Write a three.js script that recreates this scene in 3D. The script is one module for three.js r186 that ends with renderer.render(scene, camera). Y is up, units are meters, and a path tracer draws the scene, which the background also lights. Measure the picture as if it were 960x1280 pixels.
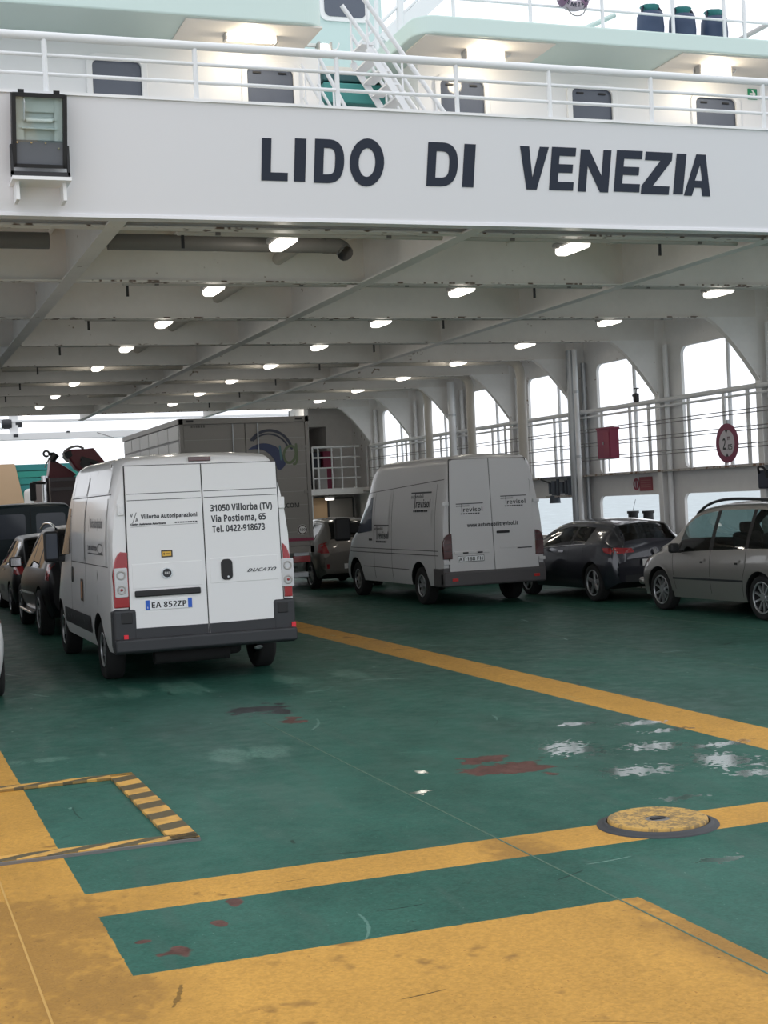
import * as THREE from 'three';
import { mergeGeometries, mergeVertices } from 'three/addons/utils/BufferGeometryUtils.js';
import { RoundedBoxGeometry } from 'three/addons/geometries/RoundedBoxGeometry.js';
import { TextGeometry } from 'three/addons/geometries/TextGeometry.js';
import { FontLoader } from 'three/addons/loaders/FontLoader.js';
import { TessellateModifier } from 'three/addons/modifiers/TessellateModifier.js';
import { RectAreaLightUniformsLib } from 'three/addons/lights/RectAreaLightUniformsLib.js';

// ---------------------------------------------------------------- camera, sky, exposure
const scene = new THREE.Scene();
const renderer = new THREE.WebGLRenderer({ antialias: true });
renderer.toneMapping = THREE.LinearToneMapping;
renderer.toneMappingExposure = 1.0;
renderer.shadowMap.enabled = true;
RectAreaLightUniformsLib.init();
// photo frame 960 x 1280, focal length 1795 px; vanishing points of the ship's length and width
const FOC = 1795, CX = 480, CY = 640, EYE = 1.93;
const V = (x, y, z) => new THREE.Vector3(x, y, z);
const fwdC = V(-167.5 - CX, 654.5 - CY, FOC).normalize();                 // in lens axes: x right, y down, z forward
const rgtC = V(5400 - CX, 392 - CY, FOC); rgtC.addScaledVector(fwdC, -rgtC.dot(fwdC)).normalize();
const dwnC = V(0, 0, 0).crossVectors(fwdC, rgtC);
const lensX = V(rgtC.x, -dwnC.x, -fwdC.x), lensY = V(rgtC.y, -dwnC.y, -fwdC.y), lensZ = V(rgtC.z, -dwnC.z, -fwdC.z);
const camera = new THREE.PerspectiveCamera(2 * Math.atan(640 / FOC) * 180 / Math.PI, 960 / 1280, 0.1, 5000);
camera.position.set(0, EYE, 0);
camera.quaternion.setFromRotationMatrix(new THREE.Matrix4().makeBasis(lensX.clone(), lensY.clone().negate(), lensZ.clone().negate()));
scene.add(camera);
scene.background = new THREE.Color().setRGB(1.32, 1.36, 1.43);             // bright even overcast
const LAMP = 0.6, WALL_LAMP = 1.6;                                            // lamp brightness

// ---------------------------------------------------------------- helpers
const ray = (px, py) => lensX.clone().multiplyScalar((px - CX) / FOC).addScaledVector(lensY, (py - CY) / FOC).add(lensZ);
const onX = (px, py, x) => { const d = ray(px, py); return d.multiplyScalar(x / d.x).add(camera.position); };
const onY = (px, py, y) => { const d = ray(px, py); return d.multiplyScalar((y - EYE) / d.y).add(camera.position); };
const onZ = (px, py, z) => { const d = ray(px, py); return d.multiplyScalar(z / d.z).add(camera.position); };
let seed = 7;
const rnd = () => { seed = (seed * 16807) % 2147483647; return seed / 2147483647; };
const lin = (r, g, b) => new THREE.Color().setRGB(r, g, b);
const used = new Map();
function numbered(n) { const k = used.get(n) || 0; used.set(n, k + 1); return k ? n + '_' + String(k).padStart(3, '0') : n; }
function add(name, geo, material, parent = scene) {
  const m = new THREE.Mesh(geo, material);
  m.name = parent === scene ? numbered(name) : name;
  m.castShadow = m.receiveShadow = true; parent.add(m); return m;
}
function thing(name, label, category, pos = [0, 0, 0], turn = 0, group) {
  const o = new THREE.Group(); o.name = numbered(name); scene.add(o);
  o.position.set(...pos); o.rotation.y = turn; o.userData = { label, category }; if (group) o.userData.group = group; return o;
}
function tag(o, label, category, group) { o.userData = { ...o.userData, label, category }; if (group) o.userData.group = group; return o; }
function structure(o, label, category) { o.userData = { kind: 'structure', label, category }; return o; }
const tr = (g, x, y, z) => g.translate(x, y, z);
const box = (w, h, d, x = 0, y = 0, z = 0) => new THREE.BoxGeometry(w, h, d).translate(x, y, z);
const rbox = (w, h, d, x = 0, y = 0, z = 0, r = Math.min(w, h, d) * 0.25, seg = 2) => new RoundedBoxGeometry(w, h, d, seg, r).translate(x, y, z);
const span = (x0, x1, y0, y1, z0, z1) => box(x1 - x0, y1 - y0, z1 - z0, (x0 + x1) / 2, (y0 + y1) / 2, (z0 + z1) / 2);
function bar(a, b, r, seg = 8, r2 = r) {
  const d = b.clone().sub(a), g = new THREE.CylinderGeometry(r2, r, d.length(), seg);
  g.applyQuaternion(new THREE.Quaternion().setFromUnitVectors(V(0, 1, 0), d.clone().normalize()));
  return g.translate((a.x + b.x) / 2, (a.y + b.y) / 2, (a.z + b.z) / 2);
}
function flat(a, b, w, t) {                                                 // a flat bar from a to b, w across, t thick
  const d = b.clone().sub(a), g = new THREE.BoxGeometry(t, d.length(), w);
  g.applyQuaternion(new THREE.Quaternion().setFromUnitVectors(V(0, 1, 0), d.clone().normalize()));
  return g.translate((a.x + b.x) / 2, (a.y + b.y) / 2, (a.z + b.z) / 2);
}
const tube = (pts, r, n = 24, seg = 8, closed = false) => new THREE.TubeGeometry(new THREE.CatmullRomCurve3(pts, closed), n, r, seg, closed);
function merge(list) {
  return mergeGeometries(list.map((g) => { g = g.index ? g.toNonIndexed() : g; for (const k of Object.keys(g.attributes)) if (!['position', 'normal', 'uv'].includes(k)) g.deleteAttribute(k); return g; }));
}
function metric(g, s = 1, ox = 0, oy = 0) {                                 // uv in metres from the dominant face direction
  g = g.index ? g.toNonIndexed() : g;
  const p = g.attributes.position, n = g.attributes.normal, uv = new Float32Array(p.count * 2);
  for (let i = 0; i < p.count; i += 3) {
    const ax = [0, 1, 2].map((k) => Math.abs(n.getX(i) * (k === 0) + n.getY(i) * (k === 1) + n.getZ(i) * (k === 2)));
    const k = ax.indexOf(Math.max(...ax));
    for (let j = i; j < i + 3; j++) {
      const x = p.getX(j), y = p.getY(j), z = p.getZ(j), q = k === 0 ? [z, y] : k === 1 ? [x, z] : [x, y];
      uv[j * 2] = q[0] * s + ox; uv[j * 2 + 1] = q[1] * s + oy;
    }
  }
  g.setAttribute('uv', new THREE.BufferAttribute(uv, 2)); return g;
}
function rounded(x0, x1, y0, y1, r) {
  const s = new THREE.Shape(), rr = Array.isArray(r) ? r : [r, r, r, r];    // corners: x0y0, x1y0, x1y1, x0y1
  s.moveTo(x0 + rr[0], y0); s.lineTo(x1 - rr[1], y0); if (rr[1]) s.absarc(x1 - rr[1], y0 + rr[1], rr[1], -Math.PI / 2, 0);
  s.lineTo(x1, y1 - rr[2]); if (rr[2]) s.absarc(x1 - rr[2], y1 - rr[2], rr[2], 0, Math.PI / 2);
  s.lineTo(x0 + rr[3], y1); if (rr[3]) s.absarc(x0 + rr[3], y1 - rr[3], rr[3], Math.PI / 2, Math.PI);
  s.lineTo(x0, y0 + rr[0]); if (rr[0]) s.absarc(x0 + rr[0], y0 + rr[0], rr[0], Math.PI, Math.PI * 1.5);
  return s;
}
const shapeOf = (pts) => new THREE.Shape(pts.map((p) => new THREE.Vector2(p[0], p[1])));
const extrude = (shape, depth, bevel = 0, seg = 8) => new THREE.ExtrudeGeometry(shape, { depth, bevelEnabled: bevel > 0, bevelThickness: bevel, bevelSize: bevel, bevelOffset: -bevel, bevelSegments: 2, curveSegments: seg });
// value noise
const LAT = new Float32Array(65536); for (let i = 0; i < 65536; i++) LAT[i] = rnd();
function vn(x, y, o = 0) {
  const xi = Math.floor(x), yi = Math.floor(y), fx = x - xi, fy = y - yi, u = fx * fx * (3 - 2 * fx), v = fy * fy * (3 - 2 * fy);
  const a = ((xi & 255) + o * 57) & 255, b = ((xi + 1 & 255) + o * 57) & 255, c = (yi + o * 31 & 255) << 8, d = (yi + 1 + o * 31 & 255) << 8;
  const p = LAT[a | c], q = LAT[b | c], r = LAT[a | d], s = LAT[b | d];
  return p + (q - p) * u + (r - p) * v + (p - q - r + s) * u * v;
}
function fbm(x, y, n, o = 0) { let s = 0, a = 0.5, t = 0; for (let i = 0; i < n; i++) { s += a * vn(x, y, o + i * 3); t += a; a *= 0.5; x *= 2.03; y *= 2.03; } return s / t; }
const sst = (a, b, x) => { const t = Math.min(1, Math.max(0, (x - a) / (b - a))); return t * t * (3 - 2 * t); };
const toS = (l) => Math.round(255 * Math.min(1, Math.max(0, l <= 0.0031308 ? 12.92 * l : 1.055 * Math.pow(l, 1 / 2.4) - 0.055)));
function dataTex(w, h, fn, srgb) {                                          // fn(u, v) -> [r,g,b] linear, 0..1
  const d = new Uint8Array(w * h * 4);
  for (let j = 0, o = 0; j < h; j++) for (let i = 0; i < w; i++, o += 4) {
    const c = fn((i + 0.5) / w, (j + 0.5) / h);
    for (let k = 0; k < 3; k++) d[o + k] = srgb ? toS(c[k]) : Math.round(255 * Math.min(1, Math.max(0, c[k])));
    d[o + 3] = 255;
  }
  const t = new THREE.DataTexture(d, w, h); t.magFilter = THREE.LinearFilter; t.wrapS = t.wrapT = THREE.RepeatWrapping; if (srgb) t.colorSpace = THREE.SRGBColorSpace; t.needsUpdate = true; return t;
}
function canvasTex(w, h, draw) {
  const c = document.createElement('canvas'); c.width = w; c.height = h; draw(c.getContext('2d'), w, h);
  const t = new THREE.CanvasTexture(c); t.colorSpace = THREE.SRGBColorSpace; return t;
}
const std = (o) => new THREE.MeshStandardMaterial(o), phys = (o) => new THREE.MeshPhysicalMaterial(o);
function print(name, w, h, px, draw, parent, place, rough = 0.4) {          // lettering and marks printed on a surface
  const t = canvasTex(px[0], px[1], draw);
  const m = add(name, new THREE.PlaneGeometry(w, h), std({ map: t, transparent: true, roughness: rough }), parent);
  place(m); return m;
}

// ---------------------------------------------------------------- materials
function paintTex(base, rust, amount, o) {                                  // ship paint: mottled, chipped, with rust specks; tile of 4 m
  return dataTex(512, 512, (u, v) => {
    const per = (f, q) => { const x = u * f, y = v * f, a = vn(x, y, q), b = vn(x - f, y, q), c = vn(x, y - f, q), e = vn(x - f, y - f, q), s = sst(0, 1, u), t = sst(0, 1, v); return (a * (1 - s) + b * s) * (1 - t) + (c * (1 - s) + e * s) * t; };
    const n = per(6, o) * 0.5 + per(23, o + 2) * 0.3 + per(71, o + 5) * 0.2, m = per(40, o + 7) * 0.6 + per(120, o + 9) * 0.4, k = 0.9 + 0.2 * n;
    const r = sst(1 - amount, 1 - amount + 0.06, m * 0.75 + n * 0.25);
    return base.map((c, i) => c * k * (1 - r) + rust[i] * r);
  }, true);
}
const RUST = [0.2, 0.11, 0.06];
const hullTex = paintTex([0.85, 0.84, 0.83], RUST, 0.26, 1), ceilTex = paintTex([0.8, 0.775, 0.745], [0.24, 0.18, 0.13], 0.27, 4), dirtTex = paintTex([0.5, 0.47, 0.44], RUST, 0.46, 9), flangeTex = paintTex([0.78, 0.75, 0.71], [0.16, 0.11, 0.08], 0.4, 6);
for (const t of [hullTex, ceilTex, dirtTex, flangeTex]) t.repeat.set(0.25, 0.25);
const M = {
  hull: std({ map: hullTex, roughness: 0.5 }), ceil: std({ map: ceilTex, roughness: 0.55 }), dirty: std({ map: dirtTex, roughness: 0.6 }), flange: std({ map: flangeTex, roughness: 0.55 }),
  header: std({ color: lin(0.83, 0.825, 0.85), roughness: 0.45 }), white: std({ color: lin(0.84, 0.84, 0.84), roughness: 0.4 }), rail: std({ color: lin(0.78, 0.79, 0.8), roughness: 0.4 }),
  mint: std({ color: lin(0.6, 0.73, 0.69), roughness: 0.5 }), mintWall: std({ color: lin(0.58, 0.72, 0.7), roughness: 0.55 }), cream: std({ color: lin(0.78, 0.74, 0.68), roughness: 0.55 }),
  teal: std({ color: lin(0.06, 0.28, 0.27), roughness: 0.5 }), navy: std({ color: lin(0.018, 0.024, 0.045), roughness: 0.5 }), ink: std({ color: lin(0.012, 0.012, 0.014), roughness: 0.5 }),
  galv: std({ color: lin(0.42, 0.44, 0.46), roughness: 0.42, metalness: 0.7 }), pipe: std({ color: lin(0.5, 0.47, 0.42), roughness: 0.4 }), darkpipe: std({ color: lin(0.16, 0.155, 0.15), roughness: 0.5 }),
  black: std({ color: lin(0.015, 0.015, 0.017), roughness: 0.55 }), plastic: std({ color: lin(0.03, 0.032, 0.037), roughness: 0.55 }), rubber: std({ color: lin(0.014, 0.014, 0.015), roughness: 0.85 }),
  under: std({ color: lin(0.012, 0.012, 0.013), roughness: 0.9 }), seam: std({ color: lin(0.04, 0.04, 0.045), roughness: 0.8 }),
  red: std({ color: lin(0.26, 0.024, 0.07), roughness: 0.5 }), redlens: phys({ color: lin(0.34, 0.014, 0.02), roughness: 0.15, clearcoat: 1 }), clearlens: phys({ color: lin(0.6, 0.6, 0.62), roughness: 0.15, clearcoat: 1 }), darklens: phys({ color: lin(0.07, 0.012, 0.014), roughness: 0.2, clearcoat: 1 }),
  chrome: std({ color: lin(0.7, 0.7, 0.72), roughness: 0.15, metalness: 1 }), alloy: std({ color: lin(0.55, 0.56, 0.58), roughness: 0.3, metalness: 0.8 }),
  pane: phys({ color: lin(0.10, 0.115, 0.15), roughness: 0.08, specularIntensity: 0.8 }), tint: phys({ color: lin(0.36, 0.44, 0.43), roughness: 0.02, transmission: 1, thickness: 0 }), dark: phys({ color: lin(0.09, 0.1, 0.11), roughness: 0.03, transmission: 1, thickness: 0 }),
  carWhite: phys({ color: lin(0.84, 0.84, 0.85), roughness: 0.32, clearcoat: 0.6, clearcoatRoughness: 0.08 }), vanGrey: phys({ color: lin(0.64, 0.635, 0.65), roughness: 0.4, clearcoat: 0.4, clearcoatRoughness: 0.15 }),
  silver: phys({ color: lin(0.36, 0.345, 0.33), roughness: 0.3, metalness: 0.55, clearcoat: 1, clearcoatRoughness: 0.05 }), slate: phys({ color: lin(0.028, 0.03, 0.042), roughness: 0.28, metalness: 0.4, clearcoat: 1, clearcoatRoughness: 0.04 }),
  carBlack: phys({ color: lin(0.008, 0.008, 0.01), roughness: 0.3, specularIntensity: 0.7 }), carTeal: phys({ color: lin(0.012, 0.03, 0.04), roughness: 0.35, specularIntensity: 0.7 }), champagne: phys({ color: lin(0.2, 0.185, 0.165), roughness: 0.35, metalness: 0.5, clearcoat: 1 }),
  seat: std({ color: lin(0.03, 0.03, 0.035), roughness: 0.9 }), boxGrey: std({ color: lin(0.27, 0.255, 0.24), roughness: 0.45 }), boxWhite: std({ color: lin(0.72, 0.72, 0.71), roughness: 0.45 }),
  crane: std({ color: lin(0.11, 0.012, 0.022), roughness: 0.35 }), beige: std({ color: lin(0.62, 0.42, 0.26), roughness: 0.7 }), door: std({ color: lin(0.5, 0.34, 0.2), roughness: 0.6 }),
  conduit: std({ color: lin(0.55, 0.53, 0.5), roughness: 0.4 }), wire: std({ color: lin(0.28, 0.27, 0.27), roughness: 0.5, metalness: 0.5 }), bin: std({ color: lin(0.035, 0.06, 0.12), roughness: 0.55 }), green: std({ color: lin(0.02, 0.3, 0.14), roughness: 0.5 }),
  glow: std({ color: lin(0.9, 0.9, 0.88), emissive: lin(1, 0.95, 0.86), emissiveIntensity: 2.4, roughness: 0.4 }), lampBody: std({ color: lin(0.42, 0.41, 0.4), roughness: 0.5 }),
};

// ---------------------------------------------------------------- the sea
{
  const R = 2600, seaTex = dataTex(512, 512, (u, v) => { const n = fbm(u * 40, v * 40, 3, 2), k = 0.75 + 0.5 * n; return [0.36 * k, 0.42 * k, 0.44 * k]; }, true);
  const g = new THREE.CircleGeometry(R, 96).rotateX(-Math.PI / 2).translate(0, -3.2, 0), uv = g.attributes.uv, p = g.attributes.position;
  for (let i = 0; i < p.count; i++) uv.setXY(i, p.getX(i) / 60, p.getZ(i) / 60);
  const sea = add('sea', g, phys({ map: seaTex, roughness: 0.45, specularIntensity: 0.6, bumpMap: seaTex, bumpScale: 1.2 }));
  structure(sea, 'pale grey green lagoon water outside the ship', 'water');
}

// ---------------------------------------------------------------- the deck: green paint, yellow markings, wear, wet patches
const DECK = { x0: -2.4, x1: 14.3, z0: -52, z1: 8 }, NEAR = { x0: 0, x1: 7.4, z0: -12.6, z1: -4.4 };
const spot = (px, py, rx, rz) => { const p = onY(px, py, 0); return [p.x, p.z, rx, rz]; };
const RUSTS = [spot(640, 960, 0.3, 0.2), spot(605, 950, 0.16, 0.12), spot(362, 901, 0.12, 0.16), spot(222, 1190, 0.09, 0.05), spot(290, 1128, 0.035, 0.06), spot(694, 968, 0.05, 0.035), spot(275, 1155, 0.03, 0.05), spot(174, 1178, 0.04, 0.03)];
const WET = [spot(712, 935, 0.19, 0.3), spot(800, 963, 0.26, 0.16), spot(905, 950, 0.2, 0.26), spot(945, 965, 0.2, 0.12), spot(527, 965, 0.05, 0.08), spot(815, 933, 0.2, 0.16), spot(800, 904, 0.2, 0.1), spot(838, 912, 0.2, 0.08), spot(905, 930, 0.26, 0.08), spot(720, 905, 0.16, 0.08), spot(905, 1073, 0.1, 0.06), spot(850, 997, 0.14, 0.06), spot(525, 990, 0.06, 0.07)];
const BLACKS = [spot(320, 887, 0.3, 0.32), spot(350, 890, 0.1, 0.2)];
const SCUFF = [spot(440, 842, 0.25, 0.5), spot(230, 860, 0.3, 0.8), spot(155, 868, 0.25, 0.5), spot(290, 945, 0.4, 0.25), spot(60, 950, 0.3, 0.12), spot(370, 850, 0.2, 0.5)];
const DIRT = [[0.62, -6.35, 0.3, 1.2], [0.75, -6.9, 0.45, 0.5], [0.8, -5.9, 0.3, 0.5], [0.45, -7.2, 0.5, 0.3], [3.3, -5.2, 0.16, 1.0], [3.24, -7.0, 0.2, 0.5]];
const near = (list, x, z, q) => { let m = 0; for (const [a, b, rx, rz] of list) { const dx = (x - a) / rx, dz = (z - b) / rz, d = dx * dx + dz * dz; if (d < 3.2) m = Math.max(m, 1 - Math.sqrt(d) * 0.62 + (q - 0.5) * 1.5); } return m; };
function yellowAt(x, z) {
  return (x < 0.955 && z > -31) || (z > -5.98 && x < 3.34) || (z > -7.375 && z < -6.93) || (x > 6.02 && x < 6.55 && z < -3) || (x > -2.4 && x < -1.9);
}
function deckAt(x, z) {                                                     // -> r, g, b, roughness, height
  const q = fbm(x * 9, z * 9, 3, 1), f = vn(x * 70, z * 70, 5), ff = vn(x * 190, z * 190, 8), big = fbm(x * 0.8, z * 0.55, 3, 11), mid = fbm(x * 3, z * 1.6, 3, 14), st = fbm(x * 7, z * 1.1, 3, 17);
  const w = (vn(x * 22, z * 22, 3) - 0.5) * 0.004, yel = yellowAt(x + w, z + w);
  let r, g, b, ro, h = 0.5 + (ff - 0.5) * 0.25 + (q - 0.5) * 0.3;
  if (yel) {
    const k = 0.9 + 0.24 * (f - 0.5) + 0.28 * (mid - 0.5) + 0.2 * (ff - 0.5);
    r = 0.53 * k; g = 0.285 * k; b = 0.06 * k; ro = 0.66 - 0.1 * big; h += 0.12;
    const d = Math.max(sst(0.64, 0.8, q * 0.6 + mid * 0.4), sst(0.15, 0.8, near(DIRT, x, z, 0.25 * q + 0.45 * fbm(x * 24, z * 17, 3, 27) + 0.3 * f)) * (0.5 + 0.5 * ff)) * 0.8;
    r += (0.2 - r) * d; g += (0.105 - g) * d; b += (0.03 - b) * d;
    if (f > 0.93 && ff > 0.55) { r *= 0.55; g *= 0.5; b *= 0.5; }
  } else {
    const k = 0.9 + 0.4 * (mid - 0.5) + 0.3 * (f - 0.5) + 0.25 * (ff - 0.5) + 0.35 * (big - 0.5);
    r = 0.033 * k; g = 0.112 * k; b = 0.085 * k; ro = 0.47 + 0.18 * (q - 0.5) + 0.3 * (big - 0.5);
    const s = sst(0.56, 0.75, st) * 0.4; r += (0.05 - r) * s; g += (0.105 - g) * s; b += (0.085 - b) * s;
    const sc = sst(0.3, 0.8, near(SCUFF, x, z, st)) * (0.25 + 0.6 * f) * 0.5; r += (0.16 - r) * sc; g += (0.3 - g) * sc; b += (0.24 - b) * sc;
    if (f > 0.955) { r *= 0.5; g *= 0.5; b *= 0.5; }
    if (ff > 0.975 && f > 0.62) { r = 0.3; g = 0.36; b = 0.33; }
  }
  const ru = sst(0.3, 0.5, near(RUSTS, x, z, q)); if (ru) { const e = 0.55 + 0.8 * (q - 0.3) + 0.3 * f; r += (0.112 * e - r) * ru; g += (0.06 * e - g) * ru; b += (0.05 * e - b) * ru; ro += (0.75 - ro) * ru; h -= 0.25 * ru; }
  const bl = sst(0.35, 0.5, near(BLACKS, x, z, q)); if (bl) { r += (0.012 - r) * bl; g += (0.016 - g) * bl; b += (0.016 - b) * bl; ro += (0.3 - ro) * bl; }
  const we = sst(0.42, 0.5, near(WET, x, z, fbm(x * 26, z * 30, 3, 21))); if (we) { ro += (0.1 - ro) * we; h += (0.5 - h) * we; r *= 1 - 0.35 * we; g *= 1 - 0.35 * we; b *= 1 - 0.35 * we; }
  return [r, g, b, Math.min(0.95, Math.max(0.03, ro)), h, yel ? 0.35 : 0.14 + 0.2 * sst(0.45, 0.7, big) + 0.66 * we];
}
function deckMaterial(R, w, hpx, bump) {
  const n = w * hpx, C = new Uint8Array(n * 4), Q = new Uint8Array(n * 4), B = bump ? new Uint8Array(n * 4) : null;
  for (let j = 0, o = 0; j < hpx; j++) for (let i = 0; i < w; i++, o += 4) {
    const a = deckAt(R.x0 + (i + 0.5) / w * (R.x1 - R.x0), R.z0 + (j + 0.5) / hpx * (R.z1 - R.z0));
    C[o] = toS(a[0]); C[o + 1] = toS(a[1]); C[o + 2] = toS(a[2]); Q[o] = Q[o + 1] = Q[o + 2] = a[3] * 255; C[o + 3] = 255; Q[o + 3] = 255 * a[5];
    if (B) { B[o] = B[o + 1] = B[o + 2] = Math.max(0, Math.min(255, a[4] * 255)); B[o + 3] = 255; }
  }
  // scratches, tyre marks and scrapes, drawn stroke by stroke
  const sx = w / (R.x1 - R.x0), sz = hpx / (R.z1 - R.z0); seed = 991;
  for (let q = 0; q < 420; q++) {
    const x = -2 + rnd() * 16, z = -30 + rnd() * 26, a = (rnd() < 0.7 ? 0 : Math.PI / 2) + (rnd() - 0.5) * 0.9, len = 0.05 + rnd() * rnd() * 0.7, wd = 0.003 + rnd() * 0.012, pale = rnd() < 0.4, al = 0.25 + 0.5 * rnd();
    const n2 = Math.ceil(len * Math.max(sx, sz) * 1.5), bend = (rnd() - 0.5) * 0.6;
    for (let k = 0; k <= n2; k++) {
      const t = k / n2, aa = a + bend * t, cx = x + Math.cos(aa) * len * t, cz = z + Math.sin(aa) * len * t, hw = wd * (0.4 + 0.6 * Math.sin(Math.PI * t)) * (0.5 + vn(q * 7 + t * 12, q, 2));
      for (let i = Math.floor((cx - hw - R.x0) * sx); i <= (cx + hw - R.x0) * sx; i++) { const j = Math.floor((cz - R.z0) * sz); if (i < 0 || j < 0 || i >= w || j >= hpx) continue; const o = (j * w + i) * 4; for (let c = 0; c < 3; c++) C[o + c] += ((pale ? [150, 172, 162][c] : C[o + c] * 0.45) - C[o + c]) * al * 0.5; }
    }
  }
  const T = (d, s) => { const t = new THREE.DataTexture(d, w, hpx); t.magFilter = THREE.LinearFilter; if (s) t.colorSpace = THREE.SRGBColorSpace; t.needsUpdate = true; return t; };
  const q = T(Q), m = phys({ map: T(C, true), roughnessMap: q, roughness: 1, specularIntensity: 1, specularIntensityMap: q }); if (B) { m.bumpMap = T(B); m.bumpScale = 0.003; } return m;
}
const deckRect = (x0, x1, z0, z1, R) => {
  const g = new THREE.BoxGeometry(x1 - x0, 0.25, z1 - z0).translate((x0 + x1) / 2, -0.125, (z0 + z1) / 2), p = g.attributes.position, uv = g.attributes.uv;
  for (let i = 0; i < p.count; i++) uv.setXY(i, (p.getX(i) - R.x0) / (R.x1 - R.x0), (p.getZ(i) - R.z0) / (R.z1 - R.z0)); return g;
};
const floor = new THREE.Mesh(mergeGeometries([
  merge([deckRect(DECK.x0, NEAR.x0, DECK.z0, DECK.z1, DECK), deckRect(NEAR.x1, DECK.x1, DECK.z0, DECK.z1, DECK), deckRect(NEAR.x0, NEAR.x1, DECK.z0, NEAR.z0, DECK), deckRect(NEAR.x0, NEAR.x1, NEAR.z1, DECK.z1, DECK)]),
  merge([deckRect(NEAR.x0, NEAR.x1, NEAR.z0, NEAR.z1, NEAR)])], true), [deckMaterial(DECK, 1024, 2048, false), deckMaterial(NEAR, 2048, 2048, true)]);
floor.name = 'floor'; floor.receiveShadow = true; scene.add(floor);
structure(floor, 'green painted steel car deck with worn yellow markings', 'deck');
for (const [x, z0, z1] of [[3.24, -12.4, 6], [0.575, -12.4, 6], [8.6, -30, -6], [10.9, -30, -9]]) add('weld_seam', bar(V(x, 0, z0), V(x, 0, z1), 0.006, 6).scale(1, 0.6, 1), z1 > 0 && x < 1 ? std({ color: lin(0.5, 0.29, 0.07), roughness: 0.6 }) : std({ color: lin(0.07, 0.13, 0.09), roughness: 0.6 }), floor);

// ---------------------------------------------------------------- car deck roof, frames and sides
const F = (k) => -13.48 - 3.17 * k;                                         // web frame planes
const NF = 9, MID = 5.9, PX = 13.7, HX = 13.95, UNDER = 5.25, LOW = 4.6, FRONT = -12.95, END = F(9) + 0.4;
const ceiling = add('ceiling', metric(span(-2.3, 14.1, UNDER, 5.37, END, FRONT)), M.ceil);
structure(ceiling, 'steel deckhead of the car deck with deep web beams', 'ceiling');
for (let k = 0; k <= NF - 1; k++) {
  const z = F(k);
  add('transverse_beam', metric(span(-1.9, PX, LOW, UNDER, z - 0.006, z + 0.006), 1, k * 0.37, k * 0.61), M.ceil, ceiling);
  add('beam_flange', metric(span(-0.95, 12.75, LOW - 0.02, LOW, z - 0.07, z + 0.07), 1, k * 0.47, k * 0.31), M.flange, ceiling);
}
for (const x of [2.3, MID, 9.5]) {
  for (let k = -1; k < NF; k++) {
    const z1 = k < 0 ? FRONT - 0.1 : F(k), z0 = k === NF - 1 ? END : F(k + 1);
    if (z0 < z1) add('longitudinal_girder', metric(merge([span(x - 0.006, x + 0.006, LOW, UNDER, z0, z1), span(x - 0.08, x + 0.08, LOW - 0.021, LOW - 0.001, z0, z1)]), 1, x), M.ceil, ceiling);
  }
}
for (let x = -1.5; x < 13.6; x += 0.72) {
  if ([2.3, MID, 9.5].some((q) => Math.abs(q - x) < 0.2)) continue;
  add('deckhead_stiffener', metric(merge([span(x - 0.005, x + 0.005, UNDER - 0.13, UNDER, END, FRONT), span(x - 0.03, x + 0.03, UNDER - 0.14, UNDER - 0.13, END, FRONT)])), M.ceil, ceiling);
}
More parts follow.
